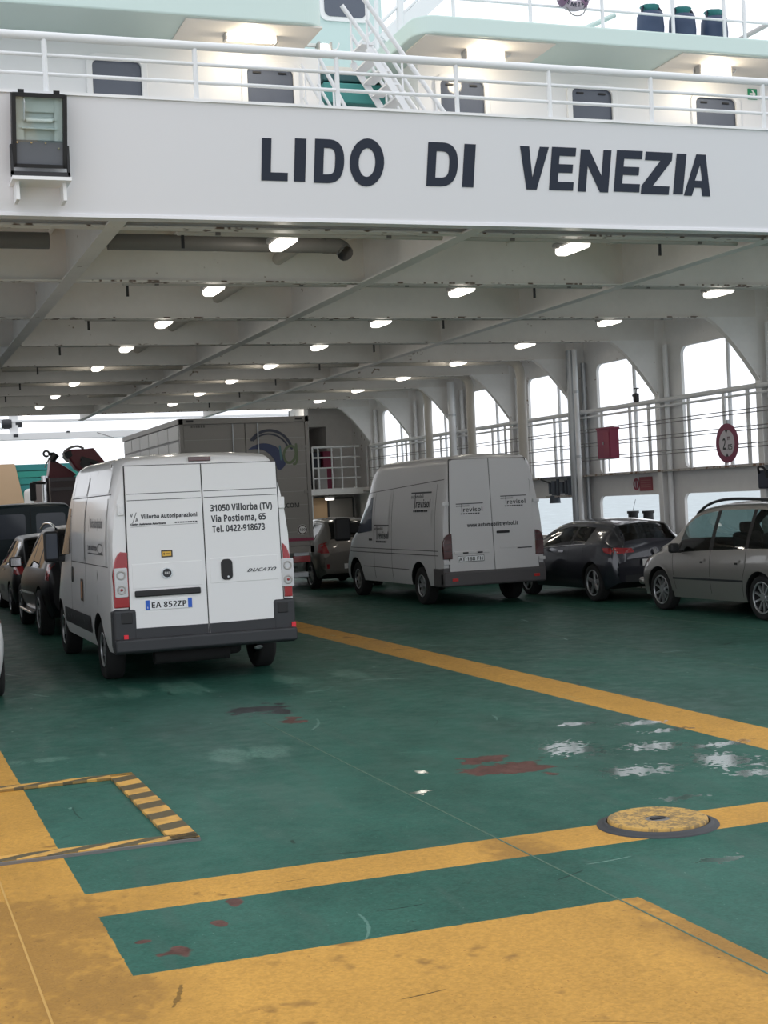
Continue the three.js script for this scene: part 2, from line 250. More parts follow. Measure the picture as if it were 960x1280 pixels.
// side walls: hull plating with two tiers of openings, web frame pillars with curved brackets, ledge
function side(name, label, sx) {                                            // sx = 1 for starboard, -1 mirrored about the centre line
  const X = (x) => sx > 0 ? x : 2 * MID - x;
  const s = shapeOf([[FRONT, 0], [FRONT, UNDER], [END, UNDER], [END, 0]]);
  for (let k = 0; k < NF - 1; k++) {
    const a = F(k + 1) + 0.5, b = F(k) - 0.27;
    s.holes.push(rounded(a, b, 2.24, 4.42, [0.14, 0.02, 0.02, 0.16]), ...(sx > 0 ? [rounded(a - 0.08, b, 0.98, 1.78, [0.14, 0.02, 0.02, 0.14])] : []));
  }
  const g = extrude(s, 0.06, 0, 6).rotateY(-Math.PI / 2).translate(0.03, 0, 0);                 // shape x -> z
  g.translate(X(HX), 0, 0);
  const w = add(name, metric(g, 1, 0.3, 0.1), M.hull); structure(w, label, 'wall');
  for (let k = 0; k < NF; k++) {
    const z = F(k), c = new THREE.Shape();
    c.moveTo(X(PX), LOW); c.lineTo(X(12.72), LOW);
    for (let i = 0; i <= 14; i++) { const t = i / 14, u = Math.PI / 2 * t; c.lineTo(X(12.72 + 0.98 * t), LOW - 1.03 * Math.pow(t, 1.36)); }
    c.lineTo(X(PX + 0.001), LOW - 1.03);
    const inner = []; for (let i = 0; i <= 14; i++) { const t = i / 14, u = Math.PI / 2 * t; inner.push(V(X(12.72 + 0.98 * t), LOW - 1.03 * Math.pow(t, 1.36), z)); }
    const plate = extrude(c, 0.012).translate(0, 0, z - 0.006);
    const lip = []; for (let i = 0; i < inner.length - 1; i++) lip.push(flat(inner[i], inner[i + 1], 0.12, 0.014));
    add('bracket', metric(merge([plate, ...lip]), 1, k * 0.71, k * 0.4), M.hull, w);
    const xa = Math.min(X(PX), X(HX)), xb = Math.max(X(PX), X(HX));
    add('pillar', metric(merge([span(xa, xb, 0, UNDER, z - 0.008, z + 0.008), span(X(PX) - 0.008, X(PX) + 0.008, 0, LOW - 0.95, z - 0.075, z + 0.075)]), 1, k * 0.5, k * 0.3), M.hull, w);
    if (k && sx > 0) add('pillar_pipe', bar(V(X(PX + 0.12), 0, z + 0.14), V(X(PX + 0.12), 4.5, z + 0.14), 0.05, 10), k === 4 ? M.galv : M.rail, w);
  }
  add('ledge', metric(span(Math.min(X(PX - 0.03), X(HX)), Math.max(X(PX - 0.03), X(HX)), 2.19, 2.225, END, FRONT)), M.dirty, w);
  add('sill', metric(span(Math.min(X(PX + 0.1), X(HX)), Math.max(X(PX + 0.1), X(HX)), 0.9, 0.94, END, FRONT)), M.dirty, w);
  for (let k = 0; k < NF - 1; k++) add('mullion', bar(V(X(HX - 0.06), 2.22, F(k) - 1.12), V(X(HX - 0.06), 4.45, F(k) - 1.12), 0.035, 8), M.rail, w);
  return w;
}
side('wall_right', 'white steel ship side with two tiers of openings and curved brackets', 1);
side('wall_left', 'white steel ship side opposite the height limit sign, with one tier of openings', -1);
// safety railing across the upper openings, one length per bay
for (let k = 0; k < NF - 1; k++) {
  const z0 = F(k + 1) + 0.01, z1 = F(k) - 0.01, x = PX - 0.02;
  const r = thing('safety_railing', ['white pipe railing with wires across the opening beside the round height sign', 'white railing with wires across the opening holding the red box'][k - 2] || 'white pipe railing with three pairs of wires across a side opening', 'railing', [x, 2.225, (z0 + z1) / 2], 0, 'railings across the side openings');
  const h = (z1 - z0) / 2;
  add('handrail', bar(V(0, 1.26, -h), V(0, 1.26, h), 0.045, 10), M.rail, r);
  add('lower_rail', bar(V(0.02, 1.15, -h), V(0.02, 1.15, h), 0.022, 8), M.rail, r);
  for (const y of [0.28, 0.34, 0.56, 0.62, 0.84, 0.9]) add('wire', bar(V(-0.06, y, -h), V(-0.06, y, h), 0.0085, 6), M.wire, r);
  for (const q of [0.33, 0.68, 0.9]) add('stanchion', flat(V(0.02, 0, -h + q * 2 * h), V(0.02, 1.24, -h + q * 2 * h), 0.075, 0.03), M.rail, r);
}
// pipes and conduits under the deckhead
for (const x of [4.8]) { const p = add('overhead_pipe', bar(V(x, 4.87, F(8)), V(x, 4.87, F(0) - 0.8), 0.07, 14), M.pipe); tag(p, 'pale lagged pipe running through the web beams beside the lamps', 'pipe'); }
for (let k = 0; k < NF - 1; k++) {
  const z = F(k) - 0.42, p = thing('conduit', 'thin transverse conduit carrying the deckhead lamps', 'conduit', [0, 4.635, z], 0, 'conduits between the web beams');
  add('tube', bar(V(3.0, 0, 0), V(5.8, 0, 0), 0.03, 8), M.conduit, p); add('tube', bar(V(6.0, 0, 0), V(9.4, 0, 0), 0.03, 8), M.conduit, p); add('tube', bar(V(9.6, 0, 0), V(12.4, 0, 0), 0.03, 8), M.conduit, p);
  for (const x of [3.4, 5.2, 6.6, 8.9, 10.1, 12.2]) add('hanger', merge([box(0.02, 0.6, 0.02, x, 0.3, 0), box(0.05, 0.03, 0.07, x, -0.01, 0)]), M.darkpipe, p);
  for (const x of [3.05, 8.4]) add('clip', box(0.03, 0.13, 0.02, x, -0.09, 0), M.black, p);
}
{ const z = -15.0, a = thing('drain_pipe', 'thick dark transverse pipe ending in an elbow below the deckhead', 'pipe', [0, 4.74, z]);
  add('tube', bar(V(2.5, 0, 0), V(4.85, 0, 0), 0.085, 14), M.darkpipe, a); add('elbow', tube([V(4.85, 0, 0), V(5.02, -0.01, 0), V(5.08, -0.05, 0), V(5.08, -0.1, 0.06)], 0.09, 12, 12), M.darkpipe, a);
  add('tube', bar(V(-1, 0, 0), V(1.9, 0, 0), 0.085, 14), M.darkpipe, a); }
for (const [k, x0, x1] of [[4, 2.5, 12.4], [5, 2.5, 12.6], [6, 5, 12.8]]) {
  const p = thing('cross_pipe', 'large pale pipe running across under the deckhead to the ship side', 'pipe', [0, 4.72, F(k) - 1.3], 0, 'large cross pipes under the deckhead');
  add('tube', bar(V(x0, 0, 0), V(x1, 0, 0), 0.1, 14), M.pipe, p);
  add('elbow', tube([V(x1, 0, 0), V(x1 + 0.45, 0, 0), V(x1 + 0.62, -0.08, 0), V(x1 + 0.7, -0.3, 0), V(x1 + 0.7, -0.8, 0), V(x1 + 0.7, -1.6, 0), V(x1 + 0.7, -2.48, 0)], 0.1, 36, 12), M.pipe, p);
}
for (const [x, z, r, h, m] of [[13.52, F(4) + 0.16, 0.085, 4.75, M.galv], [13.52, F(4) + 0.36, 0.05, 4.75, M.rail], [13.52, F(6) + 0.2, 0.09, 4.7, M.rail]]) {
  const p = thing('vertical_pipe', m === M.galv ? 'galvanised drain pipe rising beside a side pillar' : r < 0.06 ? 'slim white pipe beside the galvanised drain pipe' : 'white drain pipe rising beside a far side pillar', 'pipe', [x, 0, z]);
  add('tube', bar(V(0, 0, 0), V(0, h, 0), r, 14), m, p); for (const y of [0.9, 2.6, 3.9]) add('clamp', tr(new THREE.CylinderGeometry(r + 0.012, r + 0.012, 0.05, 14), 0, y, 0), M.galv, p);
}
// deckhead lamps: three rows, one per bay
function deckLamp(x, y, z, i) {
  const row = x < 5 ? 'lit deckhead lamp in the row beside the pale lagged pipe' : x < 9 ? 'lit deckhead lamp in the row between the two inner girders' : 'lit deckhead lamp in the row along the ship side openings';
  const o = thing('deckhead_lamp', row, 'lamp', [x, y, z], 0, x < 5 ? 'lamps beside the lagged pipe' : x < 9 ? 'lamps between the girders' : 'lamps along the ship side');
  add('housing', rbox(0.2, 0.07, 0.66, 0, 0.1, 0, 0.03), M.lampBody, o);
  add('diffuser', rbox(0.165, 0.1, 0.6, 0, 0.035, 0, 0.045, 3), M.glow, o);
  for (const s of [-0.18, 0.18]) add('clip', box(0.21, 0.02, 0.025, 0, 0.065, s), M.darkpipe, o);
  for (const s of [-0.2, 0.2]) add('hanger', box(0.02, 0.2, 0.02, 0, 0.22, s), M.darkpipe, o);
  add('cable', tube([V(0, 0.13, -0.05), V(0.1, 0.24, 0), V(0.13, 0.17, 0.02), V(0.18, 0.26, 0.05)], 0.008, 12, 5), M.black, o);
  const l = new THREE.PointLight(lin(1, 0.92, 0.8), LAMP); l.position.y = -0.1; l.shadow.radius = 4; l.castShadow = true; l.name = 'lamp_light'; o.add(l);
}
for (let k = 0; k < 9; k++) for (const x of [4.2, 7.55, 11.5]) deckLamp(x, 4.6, F(k) - 0.85, k);

// ---------------------------------------------------------------- header: sloping fascia with the ship's destination lettering
const HT = 0.27, headerZ = (y) => FRONT + HT * (y - LOW);
const header = add('wall_front', extrude(shapeOf([[-FRONT, LOW], [-headerZ(5.58), 5.58], [-headerZ(5.58) + 0.12, 5.58], [-FRONT + 0.1, LOW - 0.0]]), 20).rotateY(Math.PI / 2).translate(-4, 0, 0), M.header);
structure(header, 'white sloping steel fascia above the car deck opening with large dark lettering', 'wall');
add('lower_edge', span(-4, 16, LOW - 0.03, LOW, FRONT - 0.14, FRONT + 0.012), M.header, header);
add('cap_rail', span(-4, 16, 5.575, 5.6, headerZ(5.58) - 0.13, headerZ(5.58) + 0.02), M.white, header);
const onHeader = (px, py) => { const d = ray(px, py), k = (FRONT + HT * (EYE - LOW)) / (d.z - HT * d.y); return d.multiplyScalar(k).add(camera.position); };
const font = await new FontLoader().loadAsync('fonts/droid/droid_sans_bold.typeface.json');
{
  const letters = [['L', 327, 360, 173, 226], ['I', 368, 382, 173, 227], ['D', 393, 430, 174, 229], ['O', 437, 480, 174, 232], ['D', 534, 572, 178, 233], ['I', 579, 593, 180, 234], ['V', 648, 684, 183, 237], ['E', 688, 718, 184, 238], ['N', 724, 762, 187, 240], ['E', 769, 801, 188, 240], ['Z', 803, 838, 190, 243], ['I', 843.5, 855.5, 192, 243], ['A', 857, 890, 193, 245]];
  const up = V(0, 1, HT).normalize(), nrm = V(0, -HT, 1).normalize();
  const block = {                                                           // plain block capitals in a unit box: outlines, then holes
    L: (t, h) => [[[0, 0], [1, 0], [1, h], [t, h], [t, 1], [0, 1]]], I: () => [[[0, 0], [1, 0], [1, 1], [0, 1]]],
    E: (t, h) => [[[0, 0], [1, 0], [1, h], [t, h], [t, 0.41], [0.92, 0.41], [0.92, 0.41 + h], [t, 0.41 + h], [t, 1 - h], [1, 1 - h], [1, 1], [0, 1]]],
    V: (t) => [[[0.5 - t * 0.62, 0], [0.5 + t * 0.62, 0], [1, 1], [1 - t * 1.12, 1], [0.5, 0.27], [t * 1.12, 1], [0, 1]]],
    N: (t) => [[[0, 0], [t, 0], [t, 0.62], [1 - t * 1.05, 0], [1, 0], [1, 1], [1 - t, 1], [1 - t, 0.38], [t * 1.05, 1], [0, 1]]],
    Z: (t, h) => [[[0, 0], [1, 0], [1, h], [0.4, h], [1, 1 - h * 0.95], [1, 1], [0.05, 1], [0.05, 1 - h], [0.6, 1 - h], [0, h * 0.95]]],
    A: (t, h) => [[[0, 0], [t * 1.05, 0], [t * 1.05 + 0.075, 0.2], [0.925 - t * 1.05, 0.2], [1 - t * 1.05, 0], [1, 0], [0.5 + t * 0.62, 1], [0.5 - t * 0.62, 1]], [[0.36, 0.37], [0.5, 0.77], [0.64, 0.37]]],
  };
  const round = (ch, t, h) => { const s = new THREE.Shape(), q = new THREE.Path(); if (ch === 'O') { s.absellipse(0.5, 0.5, 0.5, 0.52, 0, Math.PI * 2); q.absellipse(0.5, 0.5, 0.5 - t, 0.52 - h * 1.05, 0, Math.PI * 2); } else { s.moveTo(0, 0); s.lineTo(0.45, 0); s.bezierCurveTo(0.85, 0, 1, 0.2, 1, 0.5); s.bezierCurveTo(1, 0.8, 0.85, 1, 0.45, 1); s.lineTo(0, 1); q.moveTo(t, h); q.lineTo(0.43, h); q.bezierCurveTo(0.68, h, 1 - t, 0.28, 1 - t, 0.5); q.bezierCurveTo(1 - t, 0.72, 0.68, 1 - h, 0.43, 1 - h); q.lineTo(t, 1 - h); } s.holes.push(q); return s; };
  for (const [ch, x0, x1, y0, y1] of letters) {
    const ym = (y0 + y1) / 2, l = onHeader(x0, ym), r = onHeader(x1, ym), bo = onHeader((x0 + x1) / 2, y1), to = onHeader((x0 + x1) / 2, y0), hgt = to.clone().sub(bo).dot(up), w = r.x - l.x, t = 0.088 / w, h = 0.2;
    let s; if (ch === 'O' || ch === 'D') s = round(ch, t, h); else { const o = block[ch](t, h); s = shapeOf(o[0]); if (o[1]) s.holes.push(shapeOf(o[1])); }
    const g = extrude(s, 0.006, 0, 14); g.scale(w, hgt, 1);
    g.applyMatrix4(new THREE.Matrix4().makeBasis(V(1, 0, 0), up, nrm)); g.translate(l.x, bo.y, bo.z).translate(0, nrm.y * 0.001, 0.001);
    add('letter', g, M.navy, header);
  }
}
// floodlight on the header
{
  const c = onHeader(48, 232), o = thing('floodlight', 'square black framed floodlight on a bracket on the white fascia', 'floodlight', [c.x, c.y, c.z]);
  
  add('bracket', merge([box(0.5, 0.03, 0.3, 0, 0.0, 0.15), box(0.03, 0.16, 0.22, -0.2, -0.09, 0.1), box(0.03, 0.16, 0.22, 0.2, -0.09, 0.1)]), M.white, o);
  add('yoke', merge([box(0.5, 0.04, 0.06, 0, 0.05, 0.2), box(0.02, 0.26, 0.06, -0.24, 0.17, 0.2), box(0.02, 0.26, 0.06, 0.24, 0.17, 0.2), ...[-0.18, -0.06, 0.06, 0.18].map((x) => box(0.05, 0.05, 0.05, x, 0.025, 0.2))]), M.black, o);
  const h = new THREE.Group(); h.name = 'head'; h.position.set(0, 0.42, 0.24); h.rotation.x = 0.3; o.add(h);
  add('frame', merge([box(0.035, 0.62, 0.1, -0.215, 0, 0), box(0.035, 0.62, 0.1, 0.215, 0, 0), box(0.43, 0.035, 0.1, 0, 0.295, 0), box(0.43, 0.03, 0.1, 0, -0.295, 0), box(0.43, 0.6, 0.02, 0, 0, -0.05), box(0.05, 0.03, 0.03, -0.15, 0.325, 0), box(0.05, 0.03, 0.03, 0.15, 0.325, 0)]), M.black, h);
  add('ballast_cover', box(0.4, 0.2, 0.05, 0, -0.18, 0.0), std({ color: lin(0.14, 0.15, 0.17), roughness: 0.45 }), h);
  add('reflector', merge([box(0.26, 0.13, 0.008, 0.0, 0.22, -0.01).rotateX(0), flat(V(-0.13, 0.27, 0.03), V(-0.13, 0.12, -0.03), 0.2, 0.005).rotateY(0), box(0.3, 0.02, 0.03, 0, 0.1, 0.0), box(0.3, 0.008, 0.05, 0, 0.02, 0.0), box(0.3, 0.1, 0.006, 0, 0.06, -0.02), box(0.07, 0.36, 0.006, -0.165, 0.1, 0.0), box(0.07, 0.36, 0.006, 0.165, 0.1, 0.0)]), std({ color: lin(0.62, 0.66, 0.67), roughness: 0.35 }), h);
  add('back_plate', box(0.4, 0.37, 0.006, 0, 0.1, -0.034), std({ color: lin(0.6, 0.64, 0.64), roughness: 0.4 }), h); add('tube', bar(V(-0.11, 0.085, 0.01), V(0.11, 0.085, 0.01), 0.016, 8), M.white, h);
  add('glass', box(0.4, 0.38, 0.004, 0, 0.095, 0.045), phys({ color: lin(0.95, 0.98, 0.97), transmission: 1, thickness: 0, roughness: 0.03 }), h);
  for (const [x, y] of [[-0.19, -0.1], [-0.07, -0.1], [0.05, -0.1], [0.16, -0.14]]) add('screw', tr(new THREE.CylinderGeometry(0.009, 0.009, 0.01, 8).rotateX(Math.PI / 2), x, y, 0.03), M.chrome, h);
}

// ---------------------------------------------------------------- upper deck
const WZ = -15.2, FZ = -14.35, SOF = 6.95;
const upperFloor = add('floor_upper', span(-4, 16, 5.37, 5.42, -24, FRONT + 0.1), M.lampBody); structure(upperFloor, 'upper promenade deck behind the railing', 'deck');
{ // railing along the header
  const z = headerZ(5.58) - 0.03, o = thing('promenade_railing', 'white three-rail railing along the top of the lettered fascia', 'railing', [0, 5.59, z]);
  const R = (y, r) => add(y > 0.4 ? 'handrail' : 'rail', bar(V(-3.8, y, 0), V(15.5, y, 0), r, 10), M.rail, o);
  R(0.5, 0.038); R(0.335, 0.017); R(0.17, 0.017);
  for (const px of [-130, 58, 246, 423, 572, 688, 815, 955, 1080]) add('post', bar(V(onZ(px, 118 + px * 0.043, z).x, 0, 0), V(onZ(px, 118 + px * 0.043, z).x, 0.5, 0), 0.024, 8), M.rail, o);
}
// deckhouse walls with window openings
const wins = [[106, 66, 185, 118], [300, 76, 374, 120], [542, 92, 612, 140], [707, 103, 771, 148], [862, 115, 925, 152]];
const winAt = wins.map(([x0, y0, x1, y1]) => { const a = onZ(x0, y0, WZ), b = onZ(x1, y1, WZ); return [a.x, b.x, a.y]; });
function deckhouse(name, label, x0, x1) {
  const s = shapeOf([[x0, 5.42], [x1, 5.42], [x1, SOF], [x0, SOF]]);
  for (const [a, b, t] of winAt) if (a > x0 && b < x1) s.holes.push(rounded(a + 0.05, b - 0.05, t - 0.78, t - 0.05, 0.08));
  const w = add(name, metric(extrude(s, 0.08, 0, 4).translate(0, 0, WZ - 0.08)), M.white); structure(w, label, 'wall'); return w;
}
const DL = onZ(398, 90, WZ).x, DR = onZ(522, 90, WZ).x;
const houseL = deckhouse('wall_upper', 'white deckhouse wall with two rounded windows behind the railing', -4, DL);
const houseR = deckhouse('wall_upper', 'white deckhouse wall with three rounded windows behind the railing', DR, 16);
add('return_wall', span(DL - 0.06, DL, 5.42, SOF, -19, WZ - 0.08), M.white, houseL); add('return_wall', span(DR, DR + 0.06, 5.42, SOF, -19, WZ - 0.08), M.white, houseR);
for (const w of [houseL, houseR]) { const x = w === houseL ? [-4, DL] : [DR, 16]; add('cabin_back', span(x[0], x[1], 5.42, SOF, -17.0, -16.9), M.cream, w); }
winAt.forEach(([a, b, t], i) => {
  const o = new THREE.Group(); o.name = 'window_' + (i + 1); scene.add(o); o.position.set((a + b) / 2, t - 0.415, WZ);
  structure(o, ['round-cornered deckhouse window furthest along from the stair', 'deckhouse window below a lamp beside the stair opening', 'deckhouse window reflecting a lamp at the foot of the stair', 'deckhouse window between two others reflecting a lamp', 'deckhouse window beside the green arrow sign'][i], 'window');
  const w = b - a, f = rounded(-w / 2, w / 2, -0.415, 0.415, 0.12); f.holes.push(rounded(-w / 2 + 0.065, w / 2 - 0.065, -0.35, 0.35, 0.07));
  add('window_frame', extrude(f, 0.025, 0.006).translate(0, 0, 0.002), M.white, o);
  const f2 = rounded(-w / 2 + 0.03, w / 2 - 0.03, -0.385, 0.385, 0.1); f2.holes.push(rounded(-w / 2 + 0.045, w / 2 - 0.045, -0.37, 0.37, 0.09)); add('gasket', extrude(f2, 0.03), M.lampBody, o);
  add('pane', extrude(rounded(-w / 2 + 0.05, w / 2 - 0.05, -0.365, 0.365, 0.08), 0.01).translate(0, 0, -0.02), M.pane, o);
  if (i > 0) for (const s of [-1, 1]) add('blind_clip', box(0.09, 0.02, 0.01, s * w * 0.22, 0.3, 0.0), M.black, o);
});
// overhanging decks above: fascia, soffit
function overhang(name, label, x0, x1, top, roundLeft, roundRight) {
  const plan = rounded(x0, x1, FZ - 6, FZ, [0, 0, roundRight ? 0.25 : 0, roundLeft ? 0.25 : 0]);
  const g = extrude(plan, top - SOF, 0.02, 8).rotateX(Math.PI / 2).translate(0, top, 0);
  const o = add(name, g, M.mint); structure(o, label, 'deck'); return o;
}
const ovL = overhang('trim_1', 'pale mint green deck edge above the twin window wall', -4, onZ(408, 25, FZ).x, 7.7, false, true);
const ovR = overhang('trim_2', 'pale mint green deck edge above the three windows', onZ(521, 30, FZ).x, 16, onZ(700, 32, FZ).y, true, false);
for (const [p, x0, x1, ov] of [[0, 232, 402, ovL], [0, 530, 692, ovR], [0, 850, 1100, ovR]]) add('lamp_glow_panel', span(onZ(x0, 40, FZ - 0.1).x, onZ(x1, 40, FZ - 0.1).x, SOF - 0.034, SOF - 0.018, WZ, FZ - 0.06), M.cream, ov);  // cream colour stands for the soffit lit by each lamp
function wallLamp(px, py, z, w, label) {
  const p = onZ(px, py, z), o = thing('soffit_lamp', label, 'lamp', [p.x, p.y, z], 0, 'lit lamps above the promenade');
  add('housing', rbox(w, 0.1, 0.1, 0, 0.02, -0.06, 0.03), M.white, o); add('diffuser', rbox(w - 0.03, 0.13, 0.11, 0, 0, 0, 0.045, 3), M.glow, o);
  for (const s of [-1, 1]) add('end_cap', box(0.02, 0.14, 0.12, s * (w / 2 - 0.01), 0, 0), M.lampBody, o);
  add('cable', tube([V(w / 2, 0.02, -0.03), V(w / 2 + 0.08, 0.02, -0.03), V(w / 2 + 0.12, 0.1, -0.05)], 0.01, 8, 5), M.white, o);
  const l = new THREE.PointLight(lin(1, 0.86, 0.64), WALL_LAMP * w); l.position.set(0, -0.1, 0.05); l.shadow.radius = 4; l.castShadow = true; l.name = 'lamp_light'; o.add(l);
}
wallLamp(313, 45, -14.8, 0.58, 'lit tube lamp above the window beside the stair opening'); wallLamp(605, 69, -14.8, 0.5, 'lit tube lamp above the window at the foot of the stair'); wallLamp(892, 90, -14.8, 0.46, 'lit tube lamp above the window beside the green arrow sign');
wallLamp(405, 62, -15.4, 0.16, 'small round lit lamp in the stair opening');
{ const o = scene.children[scene.children.length - 1]; add('bracket', box(0.26, 0.03, 0.05, -0.14, 0.06, -0.06), M.white, o); }
{ const p = onZ(940, 118, WZ), s = add('exit_arrow_sign', box(0.13, 0.13, 0.012, p.x, p.y, WZ + 0.008), M.green); tag(s, 'small green sign with a white arrow on the deckhouse wall', 'sign');
  add('arrow', extrude(shapeOf([[-0.045, -0.012], [0.005, -0.012], [-0.02, -0.045], [0.005, -0.045], [0.045, 0], [0.005, 0.045], [-0.02, 0.045], [0.005, 0.012], [-0.045, 0.012]]), 0.002).translate(p.x, p.y, WZ + 0.015), M.white, s); }
// recessed wheelhouse front behind the stair
{ const z = -18.4, w = add('wall_wheelhouse', span(onZ(300, 40, z).x, onZ(478, 40, z).x, 5.42, 9.6, z - 0.1, z), M.mintWall); structure(w, 'pale mint wall of the house behind the open stair', 'wall');
  const low = onZ(455, 103, z).y; add('white_band', span(onZ(396, 40, z).x, onZ(520, 40, z).x, 5.42, onZ(440, 85, z).y, z, z + 0.02), M.cream, w);
  const a = onZ(404, 0, z), b = onZ(458, 28, z), o = new THREE.Group(); o.name = 'window_6'; o.position.set((a.x + b.x) / 2, b.y + 0.3, z); scene.add(o); structure(o, 'dark wheelhouse window high behind the stair', 'window');
  const hw = (b.x - a.x) / 2, f = rounded(-hw - 0.06, hw + 0.04, -0.32, 0.32, 0.1); add('window_frame', extrude(f, 0.03), M.white, o); add('pane', extrude(rounded(-hw, hw - 0.02, -0.26, 0.26, 0.08), 0.02).translate(0, 0, 0.02), M.pane, o); }
{ const z = -16.4, a = onZ(398, 104, z), b = onZ(482, 130, z), o = thing('deck_locker', 'teal locker with a dark lid in the stair opening', 'locker', [(a.x + b.x) / 2, b.y, z]);
  add('body', rbox(b.x - a.x, 0.24, 0.4, 0, 0.05, 0, 0.02), M.teal, o); add('lid', rbox(b.x - a.x - 0.12, 0.1, 0.4, -0.06, 0.24, -0.02, 0.02), std({ color: lin(0.03, 0.1, 0.11), roughness: 0.5 }), o); add('shelf', box(b.x - a.x + 0.02, 0.05, 0.42, -0.03, 0.34, -0.05), M.cream, o); }
// stairs in the opening
function stair(name, label, pts, z, w, treads) {                            // pts: pixel ends of the two handrails
  const o = thing(name, label, 'stair', [0, 0, z]);
  for (const dz of [0, -w]) {
    for (const [x0, y0, x1, y1, r] of pts) { const a = onZ(x0, y0, z), b = onZ(x1, y1, z); add('handrail', bar(V(a.x, a.y, dz), V(b.x, b.y, dz), r, 8), M.rail, o); }
  }
  const [x0, y0, x1, y1] = pts[pts.length - 1], a = onZ(x0, y0, z), b = onZ(x1, y1, z);
  for (let i = 0; i <= treads; i++) { const t = i / treads; add('tread', box(0.13, 0.02, w, a.x + (b.x - a.x) * t, a.y + (b.y - a.y) * t - 0.25, -w / 2), M.rail, o); }
  for (const dz of [0, -w]) add('stringer', flat(V(a.x, a.y - 0.3, dz), V(b.x, b.y - 0.3, dz), 0.02, 0.07), M.rail, o);
  for (const t of [0.1, 0.5, 0.9]) { const q = pts[0], c = onZ(q[0], q[1], z), e = onZ(q[2], q[3], z), p = c.lerp(e, t); for (const dz of [0, -w]) add('post', bar(V(p.x, p.y, dz), V(p.x, p.y - 0.5, dz), 0.012, 6), M.rail, o); }
  return o;
}
stair('open_stair', 'white open stair with pipe handrails climbing to the mint deck', [[446, -14, 556, 142, 0.026], [458, 24, 532, 140, 0.02]], -13.9, 0.5, 7);
stair('ladder_stair', 'short white handrails going down beside the locker', [[393, 62, 440, 150, 0.022], [397, 105, 424, 152, 0.016]], -14.1, 0.5, 3);
{ const z = -16.8, o = thing('flying_stair', 'white stair flight rising to the upper deck behind the open stair', 'stair', [0, 0, z]);
  const P = (x, y) => { const p = onZ(x, y, z); return V(p.x, p.y, 0); };
  for (const dz of [0, -0.7]) { const d = V(0, 0, dz); add('stringer', flat(P(482, 52).add(d), P(560, -18).add(d), 0.03, 0.2), M.rail, o); add('handrail', bar(P(470, 34).add(d), P(520, -14).add(d), 0.02), M.rail, o); add('handrail', bar(P(470, 50).add(d), P(540, -18).add(d), 0.016), M.rail, o); }
  for (let i = 0; i < 6; i++) { const p = P(484 + i * 13, 50 - i * 12); add('tread', box(0.2, 0.02, 0.7, p.x, p.y, -0.35), M.rail, o); }
  add('landing_post', bar(P(500, 60), P(500, -10), 0.05), M.rail, o); add('landing_post', bar(P(472, 84), P(470, -10), 0.03), M.rail, o); add('brace', bar(P(470, 80), P(500, 40), 0.015), M.rail, o);
  add('panel', extrude(shapeOf([[P(505, 40).x, P(505, 40).y], [P(519, 28).x, P(519, 28).y], [P(519, 90).x, P(519, 90).y], [P(480, 90).x, P(480, 90).y]]), 0.02), M.white, o);
}
